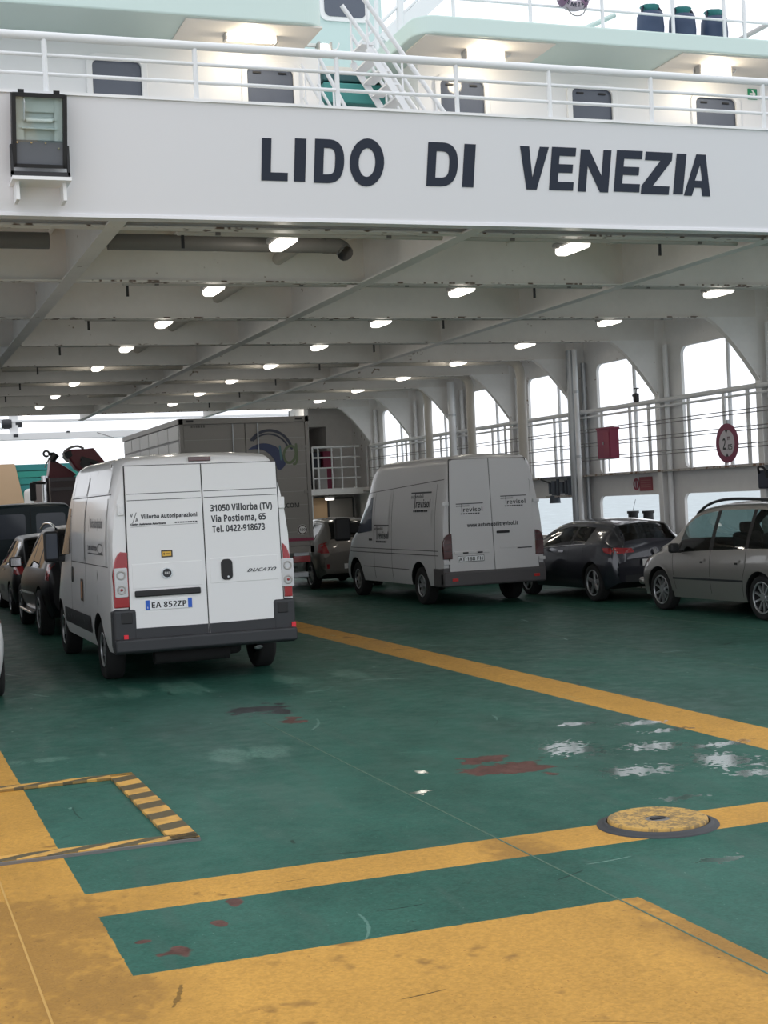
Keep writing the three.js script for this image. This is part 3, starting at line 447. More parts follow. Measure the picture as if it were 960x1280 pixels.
// on the upper mint deck: railing, lifebuoy, three dark blue hoods
{ const z = FZ - 0.3, y0 = onZ(700, 32, FZ).y, o = thing('upper_railing', 'slim white railing on the upper mint deck', 'railing', [0, y0, z]);
  for (const y of [0.32, 0.64, 0.96]) add('rail', bar(V(onZ(525, 0, z).x, y, 0), V(16, y, 0), 0.016, 8), M.rail, o);
  for (const px of [567, 663, 753, 841, 905, 930, 1010]) { const x = onZ(px, 20, z).x; add('post', bar(V(x, 0, 0), V(x, 0.96, 0), 0.022, 8), M.rail, o); }
  add('brace', bar(V(onZ(700, 30, z).x, 0.02, -0.6), V(onZ(800, 0, z).x, 0.5, -0.6), 0.03, 8), M.mint, o); add('brace', bar(V(onZ(905, 45, z).x, 0.0, -0.5), V(onZ(990, 5, z).x, 0.5, -0.5), 0.03, 8), M.lampBody, o);
  const c = onZ(713, -9, z + 0.05), l = thing('lifebuoy', 'ring lifebuoy with dark lettering tied to the upper railing', 'lifebuoy', [c.x, c.y, z + 0.1]);
  add('ring', new THREE.TorusGeometry(0.17, 0.06, 10, 32), std({ color: lin(0.46, 0.4, 0.46), roughness: 0.6 }), l);
  for (let i = 0; i < 4; i++) add('band', new THREE.TorusGeometry(0.17, 0.064, 10, 6, 0.35).rotateZ(i * Math.PI / 2 + 0.6), std({ color: lin(0.2, 0.12, 0.2), roughness: 0.6 }), l);
  add('grab_line', tube([V(-0.1, -0.2, 0.03), V(-0.02, -0.28, 0.03), V(0.09, -0.27, 0.03), V(0.16, -0.17, 0.03)], 0.007, 14, 5), M.wire, l);
  [...'VENEZIA'].forEach((ch, i) => { const g = new TextGeometry(ch, { font, size: 0.045, depth: 0.004, curveSegments: 2 }), a = -Math.PI / 2 + (i - 3) * 0.27; g.translate(-0.016, -0.02, 0.06).rotateZ(a + Math.PI / 2).translate(Math.cos(a) * 0.175, Math.sin(a) * 0.175, 0); add('letter', g, M.navy, l); });
  for (const [px, py, lab] of [[813, 36, 'dark blue hooded vent on the mint deck closest to the lifebuoy'], [853, 38, 'dark blue hooded vent between its two twins'], [893, 43, 'dark blue hooded vent beside the sloping grey brace']]) {
    const p = onZ(px, py, z - 0.25), b = thing('deck_vent', lab, 'vent', [p.x, y0, z - 0.25], 0, 'dark blue hooded vents on the mint deck');
    add('body', new THREE.LatheGeometry([[0.001, 0], [0.13, 0], [0.155, 0.1], [0.165, 0.24], [0.155, 0.38], [0.14, 0.42], [0.001, 0.42]].map((q) => new THREE.Vector2(...q)), 20), M.bin, b);
    add('hood', tube([V(-0.14, 0.38, 0.06), V(-0.1, 0.49, 0.02), V(0, 0.52, 0), V(0.1, 0.49, 0.02), V(0.14, 0.38, 0.06)], 0.018, 16, 6), M.navy, b);
    add('liner', new THREE.CylinderGeometry(0.12, 0.05, 0.1, 12, 1, true).translate(0, 0.45, 0), M.teal, b);
  }
}

// ---------------------------------------------------------------- vehicles: lofted bodies (s runs forward from the rear bumper)
function curve(keys) {                                                      // monotone cubic through [s, value]
  const n = keys.length, d = [], m = [];
  for (let i = 0; i < n - 1; i++) d.push((keys[i + 1][1] - keys[i][1]) / (keys[i + 1][0] - keys[i][0]));
  for (let i = 0; i < n; i++) m.push(i === 0 ? d[0] : i === n - 1 ? d[n - 2] : d[i - 1] * d[i] <= 0 ? 0 : 2 * d[i - 1] * d[i] / (d[i - 1] + d[i]));
  return (s) => {
    if (s <= keys[0][0]) return keys[0][1]; if (s >= keys[n - 1][0]) return keys[n - 1][1];
    let i = 0; while (s > keys[i + 1][0]) i++;
    const h = keys[i + 1][0] - keys[i][0], t = (s - keys[i][0]) / h, t2 = t * t, t3 = t2 * t;
    return (2 * t3 - 3 * t2 + 1) * keys[i][1] + (t3 - 2 * t2 + t) * h * m[i] + (-2 * t3 + 3 * t2) * keys[i + 1][1] + (t3 - t2) * h * m[i + 1];
  };
}
const NS = 9, NG = 5, NC = 4, NT = 5;
function loftBody(P) {
  const top = curve(P.top), belt = curve(P.belt), wm = curve(P.wMid), wB = curve(P.wBelt), wT = curve(P.wTop), sill = curve(P.sill), tm = P.tm ?? 0.5, cr = P.cr ?? 0.1, crown = P.crown ?? 0.03, taper = P.taper ?? 0.05;
  const S = new Set(); for (let i = 0; i <= 70; i++) S.add(+(P.L * i / 70).toFixed(4));
  for (const q of [0.012, 0.03, 0.06]) { S.add(q); S.add(+(P.L - q).toFixed(4)); }
  for (const a of P.axles) { for (let i = 0; i <= 16; i++) S.add(+(a - P.arch * Math.cos(Math.PI * i / 16)).toFixed(4)); S.add(+(a - P.arch - 0.004).toFixed(4)); S.add(+(a + P.arch + 0.004).toFixed(4)); }
  for (const q of P.cuts || []) S.add(q);
  const ss = [...S].sort((a, b) => a - b).filter((v, i, a) => !i || v - a[i - 1] > 0.0015);
  const bottom = (s) => { let b = sill(s); for (const a of P.axles) { const d = Math.abs(s - a); if (d <= P.arch + 1e-4) b = Math.max(b, P.wheelR + Math.sqrt(Math.max(0, P.arch * P.arch - d * d))); } return b; };
  const rows = ss.map((s) => {
    const yB = belt(s), yT = Math.max(top(s), yB + 0.02), yb = Math.min(bottom(s), yB - 0.03), y0 = sill(s), W = wm(s), Wb = wB(s), Wt = Math.min(wT(s), Wb), w0 = W - taper;
    const sw = (y) => { const t = Math.min(1, Math.max(0, (y - y0) / (yB - y0))); return t < tm ? W - (W - w0) * Math.pow((tm - t) / tm, 2) : W - (W - Wb) * Math.pow((t - tm) / (1 - tm), 2); };
    const pts = [[0, yb], [sw(yb) - 0.04, yb]];
    for (let j = 0; j < NS; j++) { const y = yb + (yB - yb) * j / (NS - 1); pts.push([sw(y), y]); }
    const c = Math.min(cr, (yT - yB) * 0.6, Wt * 0.5), yc = yT - c;
    for (let j = 1; j < NG; j++) { const t = j / (NG - 1); pts.push([Wb + (Wt - Wb) * Math.pow(t, P.lean ?? 1.15), yB + (yc - yB) * t]); }
    for (let j = 1; j <= NC; j++) { const a = Math.PI / 2 * j / NC; pts.push([Wt - c * (1 - Math.cos(a)), yc + c * Math.sin(a)]); }
    const xe = Wt - c; for (let j = 1; j <= NT; j++) { const t = j / NT; pts.push([xe * (1 - t), yT + crown * (1 - (1 - t) * (1 - t))]); }
    return pts;
  });
  const m = rows[0].length, pos = [], at = (i, j, sd) => (i * m + j) * 2 + sd;
  rows.forEach((r, i) => r.forEach(([x, y]) => pos.push(x, y, -ss[i], -x, y, -ss[i])));
  const zone = (j) => j < 2 ? 'under' : j < NS + 1 ? 'low' : j < NS + NG ? 'glass' : j < NS + NG + NC ? 'corner' : 'top';
  const all = [], parts = {};
  for (let i = 0; i < ss.length - 1; i++) for (let j = 0; j < m - 1; j++) for (const sd of [0, 1]) {
    const q = [at(i, j, sd), at(i, j + 1, sd), at(i + 1, j + 1, sd), at(i + 1, j, sd)], t = sd ? [q[0], q[1], q[2], q[0], q[2], q[3]] : [q[0], q[2], q[1], q[0], q[3], q[2]];
    const key = P.key((ss[i] + ss[i + 1]) / 2, zone(j), sd, (rows[i][j][1] + rows[i][j + 1][1]) / 2) || 'body';
    (parts[key] ||= []).push(...t);
  }
  const vg = new THREE.BufferGeometry(); vg.setAttribute('position', new THREE.Float32BufferAttribute(pos, 3));
  vg.setIndex(Object.entries(parts).filter(([k]) => k !== 'under').flatMap(([, v]) => v));
  const weld = mergeVertices(vg.clone(), 1e-5); weld.computeVertexNormals();
  const map = new Map(), key3 = (x, y, z) => Math.round(x * 1e4) + '_' + Math.round(y * 1e4) + '_' + Math.round(z * 1e4), wp = weld.attributes.position, wn = weld.attributes.normal;
  for (let i = 0; i < wp.count; i++) map.set(key3(wp.getX(i), wp.getY(i), wp.getZ(i)), i);
  const nor = new Float32Array(pos.length); for (let i = 0; i < pos.length / 3; i++) { const k = map.get(key3(pos[i * 3], pos[i * 3 + 1], pos[i * 3 + 2])); if (k !== undefined) { nor[i * 3] = wn.getX(k); nor[i * 3 + 1] = wn.getY(k); nor[i * 3 + 2] = wn.getZ(k); } else nor[i * 3 + 1] = -1; }
  const geos = {};
  for (const [k, idx] of Object.entries(parts)) { const re = new Map(), p = [], n = [], ix = []; for (const v of idx) { if (!re.has(v)) { re.set(v, p.length / 3); p.push(pos[v * 3], pos[v * 3 + 1], pos[v * 3 + 2]); n.push(nor[v * 3], nor[v * 3 + 1], nor[v * 3 + 2]); } ix.push(re.get(v)); }
    const g = new THREE.BufferGeometry(); g.setAttribute('position', new THREE.Float32BufferAttribute(p, 3)); g.setAttribute('normal', new THREE.Float32BufferAttribute(n, 3)); g.setIndex(ix); geos[k] = g; }
  const cap = (i, flip) => { const p = []; for (let j = 0; j < m - 1; j++) { const a = at(i, j, 0), b = at(i, j, 1), c = at(i, j + 1, 1), d = at(i, j + 1, 0); for (const v of flip ? [a, b, c, a, c, d] : [a, c, b, a, d, c]) p.push(pos[v * 3], pos[v * 3 + 1], pos[v * 3 + 2]); } const g = new THREE.BufferGeometry(); g.setAttribute('position', new THREE.Float32BufferAttribute(p, 3)); g.computeVertexNormals(); return g; };
  const strip = (g) => { g = g.index ? g.toNonIndexed() : g; g.deleteAttribute('uv'); return g; };
  geos.body = mergeGeometries([strip(geos.body), strip(cap(0, false)), strip(cap(ss.length - 1, true))]);
  return geos;
}
function castAt(T, a, b, view) {                                            // first surface met from outside, as a depth
  let best = null;
  for (let i = 0; i < T.count; i += 3) {
    const A = T.tri(i, view);
    if (a < A[9] || a > A[10] || b < A[11] || b > A[12]) continue;
    const d = (A[4] - A[7]) * (A[0] - A[6]) + (A[6] - A[3]) * (A[1] - A[7]); if (Math.abs(d) < 1e-12) continue;
    const u = ((A[4] - A[7]) * (a - A[6]) + (A[6] - A[3]) * (b - A[7])) / d, v = ((A[7] - A[1]) * (a - A[6]) + (A[0] - A[6]) * (b - A[7])) / d, w = 1 - u - v;
    if (u < -1e-6 || v < -1e-6 || w < -1e-6) continue;
    const z = u * A[2] + v * A[5] + w * A[8]; if (best === null || z > best) best = z;
  }
  return best;
}
// a flat print laid on a van's side at (s, y), leaning with the panel
function onSide(T, m, view, s, y, h, off) {
  const sg = view === 'left' ? -1 : 1, a = castAt(T, s, y - h / 2, view), b = castAt(T, s, y + h / 2, view), t = Math.atan2(a - b, h);
  m.position.set(sg * ((a + b) / 2 + off), y, -s); m.rotation.order = 'YXZ'; m.rotation.y = sg * Math.PI / 2; m.rotation.x = -t;
}
// a piece laid on the body: outline in side view (s, y), from behind (x, y) or from the front, draped onto the loft
function drape(target, pts, view, lift = 0.004, maxEdge = 0.09) {
  let g = new THREE.ShapeGeometry(pts instanceof THREE.Shape ? pts : shapeOf(pts), 6);
  g.deleteAttribute('uv'); g.deleteAttribute('normal'); g = new TessellateModifier(maxEdge, 7).modify(g.toNonIndexed()); g.deleteAttribute('normal'); g = mergeVertices(g, 1e-5);
  const p = g.attributes.position, T = target;
  const cast = (a, b) => castAt(T, a, b, view);
  let last = 0; const dep = [];
  for (let i = 0; i < p.count; i++) { let z = cast(p.getX(i), p.getY(i)); dep.push(z); if (z !== null) last = z; }
  const mean = dep.filter((z) => z !== null).reduce((s, z, _, q) => s + z / q.length, 0);
  for (let i = 0; i < p.count; i++) { const a = p.getX(i), b = p.getY(i), z = (dep[i] ?? mean) + lift; if (view === 'left') p.setXYZ(i, -z, b, -a); else if (view === 'right') p.setXYZ(i, z, b, -a); else if (view === 'rear') p.setXYZ(i, a, b, z); else if (view === 'front') p.setXYZ(i, a, b, -z); else p.setXYZ(i, a, z, -b); }
  if (view === 'left' || view === 'front') { const ix = g.index; for (let i = 0; i < ix.count; i += 3) { const t = ix.getX(i + 1); ix.setX(i + 1, ix.getX(i + 2)); ix.setX(i + 2, t); } }
  g.computeVertexNormals(); return g;
}
function targetOf(geos) {
  const list = geos.map((g) => (g.index ? g.toNonIndexed() : g).attributes.position.array), N = list.reduce((s, a) => s + a.length, 0), P = new Float32Array(N); let o = 0; for (const a of list) { P.set(a, o); o += a.length; }
  const cache = {};
  return { count: N / 3, tri(i, view) {
    const c = cache[view] ||= new Array(N / 9); const k = i / 3; if (c[k]) return c[k];
    const r = []; for (let v = 0; v < 3; v++) { const x = P[(i + v) * 3], y = P[(i + v) * 3 + 1], z = P[(i + v) * 3 + 2]; r.push(...(view === 'left' ? [-z, y, -x] : view === 'right' ? [-z, y, x] : view === 'rear' ? [x, y, z] : view === 'front' ? [x, y, -z] : [x, -z, y])); }
    r.push(Math.min(r[0], r[3], r[6]), Math.max(r[0], r[3], r[6]), Math.min(r[1], r[4], r[7]), Math.max(r[1], r[4], r[7])); return c[k] = r; } };
}
const ribbon = (pts, w) => {                                                // closed outline of a thin line along pts
  const L = [], R = []; pts.forEach((p, i) => { const a = pts[Math.max(0, i - 1)], b = pts[Math.min(pts.length - 1, i + 1)], dx = b[0] - a[0], dy = b[1] - a[1], l = Math.hypot(dx, dy), nx = -dy / l * w / 2, ny = dx / l * w / 2; L.push([p[0] + nx, p[1] + ny]); R.unshift([p[0] - nx, p[1] - ny]); });
  return [...L, ...R];
};
const wheelCache = new Map();
function wheel(parent, x, s, R, w, rimR, style) {
  const k = [R, w, rimR, style].join();
  if (!wheelCache.has(k)) {
    const ty = new THREE.LatheGeometry([[rimR, -w / 2 + 0.01], [R * 0.9, -w / 2], [R * 0.98, -w * 0.42], [R, -w * 0.3], [R, w * 0.3], [R * 0.98, w * 0.42], [R * 0.9, w / 2], [rimR, w / 2 - 0.01], [rimR - 0.012, w / 2 - 0.03], [rimR - 0.02, -w / 2 + 0.03], [rimR, -w / 2 + 0.01]].map((q) => new THREE.Vector2(...q)), 36).rotateZ(-Math.PI / 2);
    const list = [new THREE.TorusGeometry(rimR - 0.008, 0.014, 8, 36).rotateY(Math.PI / 2).translate(w / 2 - 0.02, 0, 0), new THREE.CylinderGeometry(0.045, 0.055, 0.05, 16).rotateZ(Math.PI / 2).translate(w / 2 - 0.045, 0, 0)];
    const n = style === 'steel' ? 8 : style === 'twin' ? 10 : style === 'cap' ? 7 : 5;
    for (let i = 0; i < n; i++) { const sp = style === 'steel' ? box(0.02, rimR * 0.62, rimR * 0.36, 0, rimR * 0.6, 0) : style === 'cap' ? box(0.025, rimR * 0.85, rimR * 0.5, 0, rimR * 0.52, 0) : style === 'twin' ? box(0.03, rimR - 0.03, 0.03, 0, rimR * 0.5, 0) : rbox(0.035, rimR - 0.02, 0.065, 0, rimR * 0.5, 0, 0.012); list.push(sp.rotateX(i * 2 * Math.PI / n).translate(w / 2 - 0.05, 0, 0)); }
    const back = new THREE.CylinderGeometry(rimR - 0.015, rimR - 0.015, 0.02, 28).rotateZ(Math.PI / 2).translate(w / 2 - 0.09, 0, 0);
    wheelCache.set(k, [ty, merge(list), back]);
  }
  const [ty, rim, back] = wheelCache.get(k), o = add('wheel', ty, M.rubber, parent); o.position.set(x, R, -s); if (x < 0) o.rotation.y = Math.PI;
  add('rim', rim, M.alloy, o); add('brake_disc', back, M.under, o);
}
function seats(o, s, y, half, n = 2) { for (let i = 0; i < n; i++) { const x = n === 1 ? 0 : -half + 2 * half * i / (n - 1); add('seat', merge([rbox(0.46, 0.48, 0.13, x, y + 0.17, -s, 0.06), rbox(0.25, 0.15, 0.09, x, y + 0.48, -s + 0.02, 0.04), rbox(0.46, 0.14, 0.45, x, y - 0.02, -s - 0.25, 0.05)]), M.seat, o); } }
function plate(o, text, x, y, z, w = 0.52, h = 0.11, front = false, old = false) {
  const p = add('number_plate', rbox(w, h, 0.012, x, y, z, 0.004), M.white, o);
  if (!text) return p;
  print('plate_print', w - 0.004, h - 0.004, [512, 108], (c, W, H) => {
    c.fillStyle = '#e9ebee'; c.fillRect(0, 0, W, H);
    if (old) { c.strokeStyle = '#1a1a1a'; c.lineWidth = 8; c.strokeRect(4, 4, W - 8, H - 8); } else { c.fillStyle = '#2a5fc4'; c.fillRect(0, 0, 46, H); c.fillRect(W - 46, 0, 46, H); c.fillStyle = '#fff'; c.font = 'bold 24px sans-serif'; c.textAlign = 'center'; c.fillText('I', 23, H - 18); }
    c.fillStyle = '#14161a'; c.textAlign = 'center'; c.textBaseline = 'middle'; c.font = 'bold 88px sans-serif';
    const box_ = W - (old ? 40 : 116), m = c.measureText(text).width; c.save(); c.translate(W / 2, H / 2 + 4); c.scale(box_ / m, 1); c.fillText(text, 0, 0); c.restore();
  }, p, (m) => m.position.set(x, y, z + 0.0075));
  return p;
}
// passenger cars
function makeCar(P, label, pos, turn = 0, group) {
  const o = thing(P.name, label, 'car', pos, turn, group);
  const inR = (s, R) => R.some(([a, b]) => s > a && s < b);
  const geos = loftBody({ ...P, cuts: [...P.side.flat(), ...P.screen, ...P.back], key: (s, z, sd, y) => {
    if (z === 'under') return 'under';
    if (z === 'glass') { const i = P.side.findIndex(([a, b]) => s > a && s < b); if (i >= 0) return 'side_window_' + i + '_' + sd; const a0 = P.side[0][0], a1 = P.side[P.side.length - 1][1]; if (s > a0 && s < a1) return 'door_pillar_' + P.side.findIndex(([, b]) => s < b + 0.12 && s > b) + '_' + sd; }
    if (z === 'top') { if (s > P.screen[0] && s < P.screen[1]) return 'windscreen'; if (s > P.back[0] && s < P.back[1]) return 'rear_window'; }
    return 'body';
  } });
  for (const [k, g] of Object.entries(geos)) add(k === 'under' ? 'underbody' : k.startsWith('side_window') ? 'side_window' : k.startsWith('door_pillar') ? 'door_pillar' : k, g, k === 'body' ? P.paint : k === 'under' ? M.under : k.startsWith('door_pillar') ? M.black : P.glass, o);
  const T = targetOf(Object.entries(geos).filter(([k]) => k !== 'under').map(([, g]) => g));
  for (const s of P.axles) for (const sd of [-1, 1]) wheel(o, sd * (P.track ?? (Math.max(...P.wMid.map((q) => q[1])) - P.tyre / 2 - 0.02)), s, P.wheelR, P.tyre, P.rim, P.style);
  add('cabin_trim', rbox(P.cabin[2] * 2, P.cabin[3], P.cabin[1] - P.cabin[0], 0, P.cabin[4], -(P.cabin[0] + P.cabin[1]) / 2, 0.05), M.seat, o);
  for (const s of P.seats || []) seats(o, s, P.cabin[4] + P.cabin[3] / 2 - 0.1, P.cabin[2] * 0.52);
  return { o, T };
}
const both = (fn) => ['left', 'right'].forEach(fn);
function doorLines(o, T, lines, w = 0.009) { both((v) => { for (const l of lines) add('door_seam', drape(T, ribbon(l, w), v, 0.0025), M.seam, o); }); }

// ---------------------------------------------------------------- white high-roof van with workshop lettering
const SEAMW = 0.009;
{
  const ZR = -15.7, XC = 3.5, o = thing('panel_van', 'white high roof panel van with workshop lettering and black bumper', 'van', [XC, 0, ZR]);
  const R = (px, py) => { const p = onZ(px, py, ZR); return [p.x - XC, p.y]; };                  // photo point -> rear face
  const SL = (px, py) => { const p = onX(px, py, XC - 1.0); return [ZR - p.z, p.y]; };           // photo point -> side face
  const geos = loftBody({ L: 5.41, wheelR: 0.345, arch: 0.43, axles: [1.05, 4.5], tm: 0.3, cr: 0.12, crown: 0.03, taper: 0.05, lean: 2.3, key: (s, z) => z === 'under' ? 'under' : 'body',
    top: [[0, 2.4], [0.03, 2.45], [0.1, 2.49], [0.4, 2.53], [3.0, 2.54], [3.5, 2.5], [3.85, 2.38], [4.15, 2.1], [4.75, 1.36], [4.95, 1.22], [5.25, 1.0], [5.36, 0.8], [5.41, 0.62]],
    belt: [[0, 1.35], [3.6, 1.35], [4.4, 1.28], [4.8, 1.15], [5.2, 0.9], [5.41, 0.5]],
    wMid: [[0, 1.012], [0.03, 1.022], [0.12, 1.028], [4.5, 1.025], [5.0, 0.98], [5.3, 0.85], [5.41, 0.7]], wBelt: [[0, 1.0], [0.1, 1.012], [4.2, 1.0], [4.8, 0.94], [5.2, 0.8], [5.41, 0.6]],
    wTop: [[0, 0.84], [0.05, 0.865], [0.3, 0.88], [3.4, 0.87], [4.1, 0.83], [4.8, 0.78], [5.41, 0.5]], sill: [[0, 0.4], [0.3, 0.36], [5.0, 0.34], [5.41, 0.3]] });
  add('body', geos.body, M.carWhite, o); add('underbody', geos.under, M.under, o);
  const T = targetOf([geos.body]);
  for (const s of [1.05, 4.5]) for (const d of [-1, 1]) wheel(o, d * 0.89, s, 0.345, 0.22, 0.2, 'cap');
  // rear doors
  const tl = R(154, 583), tc = R(250, 580), trr = R(344, 577), bl = R(163.5, 811), bc = R(262, 802), br = R(357, 793);
  for (const [q, nm] of [[[tl, tc, bc, bl], -1], [[tc, trr, br, bc], 1]]) {
    const g = 0.006, [A, B, C, D] = q.map(([x, y]) => [x, y]); A[0] += g; D[0] += g; B[0] -= g; C[0] -= g;
    const d = add('rear_door', extrude(shapeOf([D, C, B, A]), 0.016, 0.007), M.carWhite, o); d.position.z = 0.0;
    const lo = (p, k) => { const t = (k - p[0][1]) / (p[1][1] - p[0][1]); return [p[0][0] + (p[1][0] - p[0][0]) * t, k]; };
    const yl = nm < 0 ? R(163, 786)[1] : R(262, 779)[1], yr = nm < 0 ? R(262, 779)[1] : R(357, 771)[1];
    add('door_cladding', extrude(shapeOf([[D[0] + 0.004, D[1] + 0.004], [C[0] - 0.004, C[1] + 0.004], [lo([C, B], yr)[0] - 0.004, yr], [lo([D, A], yl)[0] + 0.004, yl]]), 0.012, 0.004).translate(0, 0, 0.014), M.plastic, d);
    // pressed waist band and upper creases
    const y1 = nm < 0 ? R(205, 702)[1] : R(310, 694)[1], y2 = nm < 0 ? R(205, 735)[1] : R(310, 727)[1], xa = A[0] * 0.5 + D[0] * 0.5 + 0.03, xb = B[0] * 0.5 + C[0] * 0.5 - 0.03;
    add('waist_pressing', extrude(shapeOf([[xa, y2], [xb, y2], [xb, y1], [xa, y1]]), 0.006, 0.014).translate(0, 0, 0.006), M.carWhite, d);
    for (const py of [614, 622]) { const yy = R(250, py)[1], w = B[0] - A[0]; add('crease', box(Math.abs(B[0] - A[0]) - 0.02, 0.007, 0.003, (lo([D, A], yy)[0] + lo([C, B], yy)[0]) / 2, yy, 0.0232), M.seam, d); }
    for (const [hx, hy] of nm < 0 ? [[150, 637], [162, 780]] : [[351, 628], [362, 757]]) { const h = R(hx, hy); if (hy < 700) add('hinge', merge([rbox(0.07, 0.13, 0.03, h[0], h[1], 0.012, 0.008), ...[0.03, -0.03].map((q) => new THREE.CylinderGeometry(0.012, 0.012, 0.012, 8).rotateX(Math.PI / 2).translate(h[0], h[1] + q, 0.028))]), M.carWhite, d); }
  }
  add('door_gap', merge([flat(V(tc[0], tc[1], 0.006), V(bc[0], bc[1], 0.006), 0.004, 0.014), flat(V(tl[0], tl[1], 0.004), V(trr[0], trr[1], 0.004), 0.004, 0.014), flat(V(tl[0], tl[1], 0.004), V(bl[0], bl[1], 0.004), 0.004, 0.014), flat(V(trr[0], trr[1], 0.004), V(br[0], br[1], 0.004), 0.004, 0.014)]), M.black, o);
  // handle, plate lamp bar, emblem, plate, brake light
  { const a = R(275, 699), b = R(290.5, 724), w = b[0] - a[0], h = a[1] - b[1]; const m = add('door_handle', extrude(rounded(-w / 2, w / 2, -h / 2, h / 2, 0.05), 0.02, 0.008).translate((a[0] + b[0]) / 2, (a[1] + b[1]) / 2, 0.016), M.black, o); add('lock', new THREE.CylinderGeometry(0.012, 0.012, 0.01, 10).rotateX(Math.PI / 2).translate((a[0] + b[0]) / 2 + 0.01, b[1] + 0.035, 0.046), M.chrome, m); }
  { const a = R(168, 742), b = R(250, 738); add('plate_light_bar', rbox(b[0] - a[0], 0.07, 0.05, (a[0] + b[0]) / 2, (a[1] + b[1]) / 2, 0.035, 0.015), M.black, o); }
  { const p = R(210.5, 754.5); plate(o, 'EA 852ZP', p[0], p[1], 0.026); }
  { const p = R(208, 716), e = add('emblem', new THREE.CylinderGeometry(0.06, 0.06, 0.02, 24).rotateX(Math.PI / 2).translate(p[0], p[1], 0.03), M.chrome, o); add('emblem_face', new THREE.CylinderGeometry(0.048, 0.048, 0.01, 24).rotateX(Math.PI / 2).translate(p[0], p[1], 0.037), M.plastic, e);
    print('emblem_print', 0.075, 0.04, [128, 64], (c) => { c.fillStyle = '#e8e8e8'; c.font = 'bold 56px sans-serif'; c.textAlign = 'center'; c.setTransform(0.8, 0, 0, 1, 64, 52); c.fillText('FIAT', 0, 0); }, e, (m) => m.position.set(p[0], p[1], 0.0435)); }
  { const a = R(235, 574), b = R(263, 573); add('brake_light', rbox(b[0] - a[0], 0.05, 0.02, (a[0] + b[0]) / 2, (a[1] + b[1]) / 2, 0.0, 0.008), M.darklens, o); }
  { const p = R(208, 692); const s = add('sticker', box(0.125, 0.08, 0.002, p[0], p[1], 0.0245), std({ color: lin(0.05, 0.045, 0.04), roughness: 0.5 }), o); print('sticker_print', 0.11, 0.065, [128, 76], (c) => { c.fillStyle = '#e0b34a'; c.fillRect(8, 8, 112, 60); c.fillStyle = '#2a2418'; c.beginPath(); c.moveTo(14, 38); c.lineTo(34, 20); c.lineTo(34, 56); c.fill(); c.fillRect(44, 30, 62, 5); c.fillRect(44, 42, 50, 5); }, s, (m) => m.position.set(p[0], p[1], 0.027)); }
  { const p = R(327, 711); print('model_badge', 0.42, 0.07, [420, 70], (c) => { c.fillStyle = '#4a4d52'; c.font = 'italic bold 62px sans-serif'; c.setTransform(1.35, 0, -0.25, 0.85, 26, 58); c.fillText('DUCATO', 0, 0); }, o, (m) => m.position.set(p[0], p[1], 0.0315)); }
  const line = (c, s, x, y, w) => { const m = c.measureText(s).width; c.save(); c.translate(x, y); c.scale(w / m, 1); c.fillText(s, 0, 0); c.strokeStyle = c.fillStyle; c.lineWidth = 3; c.strokeText(s, 0, 0); c.restore(); };
  { const a = R(261, 630), b = R(342, 664), w = b[0] - a[0], h = a[1] - b[1]; print('address_lettering', w, h, [800, 340], (c) => { c.fillStyle = '#33353a'; c.font = '600 100px sans-serif'; c.textBaseline = 'alphabetic'; line(c, '31050 Villorba (TV)', 8, 84, 782); line(c, 'Via Postioma, 65', 14, 202, 690); line(c, 'Tel. 0422-918673', 22, 316, 664); }, o, (m) => { m.position.set((a[0] + b[0]) / 2, (a[1] + b[1]) / 2, 0.0245); }); }
  { const a = R(161, 636), b = R(248, 660), w = b[0] - a[0], h = 0.2; print('workshop_lettering', w, h, [800, 200], (c) => { c.fillStyle = '#303238'; c.strokeStyle = '#303238'; c.font = 'bold 56px sans-serif'; c.fillText('V', 4, 70); c.fillText('A', 62, 124); c.lineWidth = 7; c.beginPath(); c.moveTo(30, 140); c.lineTo(78, 20); c.stroke(); c.font = 'bold 60px sans-serif'; line(c, 'Villorba Autoriparazioni', 130, 92, 660); c.font = 'bold 26px sans-serif'; line(c, 'Centro Assistenza Autorizzato', 6, 160, 410); for (let i = 0; i < 9; i++) c.fillRect(520 + i * 30, 142, 24, 14); c.lineWidth = 3; c.beginPath(); c.moveTo(6, 178); c.lineTo(790, 170); c.stroke(); }, o, (m) => m.position.set((a[0] + b[0]) / 2, (a[1] + b[1]) / 2, 0.0245)); }
  // tail lights on the corners
  for (const d of [-1, 1]) {
    const yt = R(150, 690)[1], yb = R(150, 760)[1], xin = d < 0 ? R(160, 725)[0] : R(354, 714)[0], xo = 0.995;
    const s = new THREE.Shape(); s.moveTo(d * Math.abs(xin), yb); s.lineTo(d * (xo + 0.012), yb + 0.0); s.lineTo(d * (xo + 0.014), yb + 0.35); s.quadraticCurveTo(d * (xo - 0.0), yt - 0.05, d * (xo - 0.08), yt); s.lineTo(d * Math.abs(xin), yt - 0.01);
    const L = add('tail_light', extrude(s, 0.055, 0.01).translate(0, 0, -0.035), M.redlens, o), xm = d * (Math.abs(xin) + xo) / 2 + d * 0.004, ym = (yt + yb) / 2 - 0.02;
    add('clear_lens', extrude(rounded(xm - 0.07, xm + 0.07, ym - 0.17, ym + 0.15, 0.015), 0.012, 0.005).translate(0, 0, 0.022), M.clearlens, L);
    for (const q of [-0.09, 0.07]) add('bulb_ring', new THREE.TorusGeometry(0.042, 0.01, 8, 20).translate(xm, ym + q, 0.04), M.lampBody, L);
    add('bulb', new THREE.SphereGeometry(0.016, 10, 8).translate(xm, ym - 0.09, 0.042), M.redlens, L);
  }
  // bumper
  const byt = R(150, 762)[1];
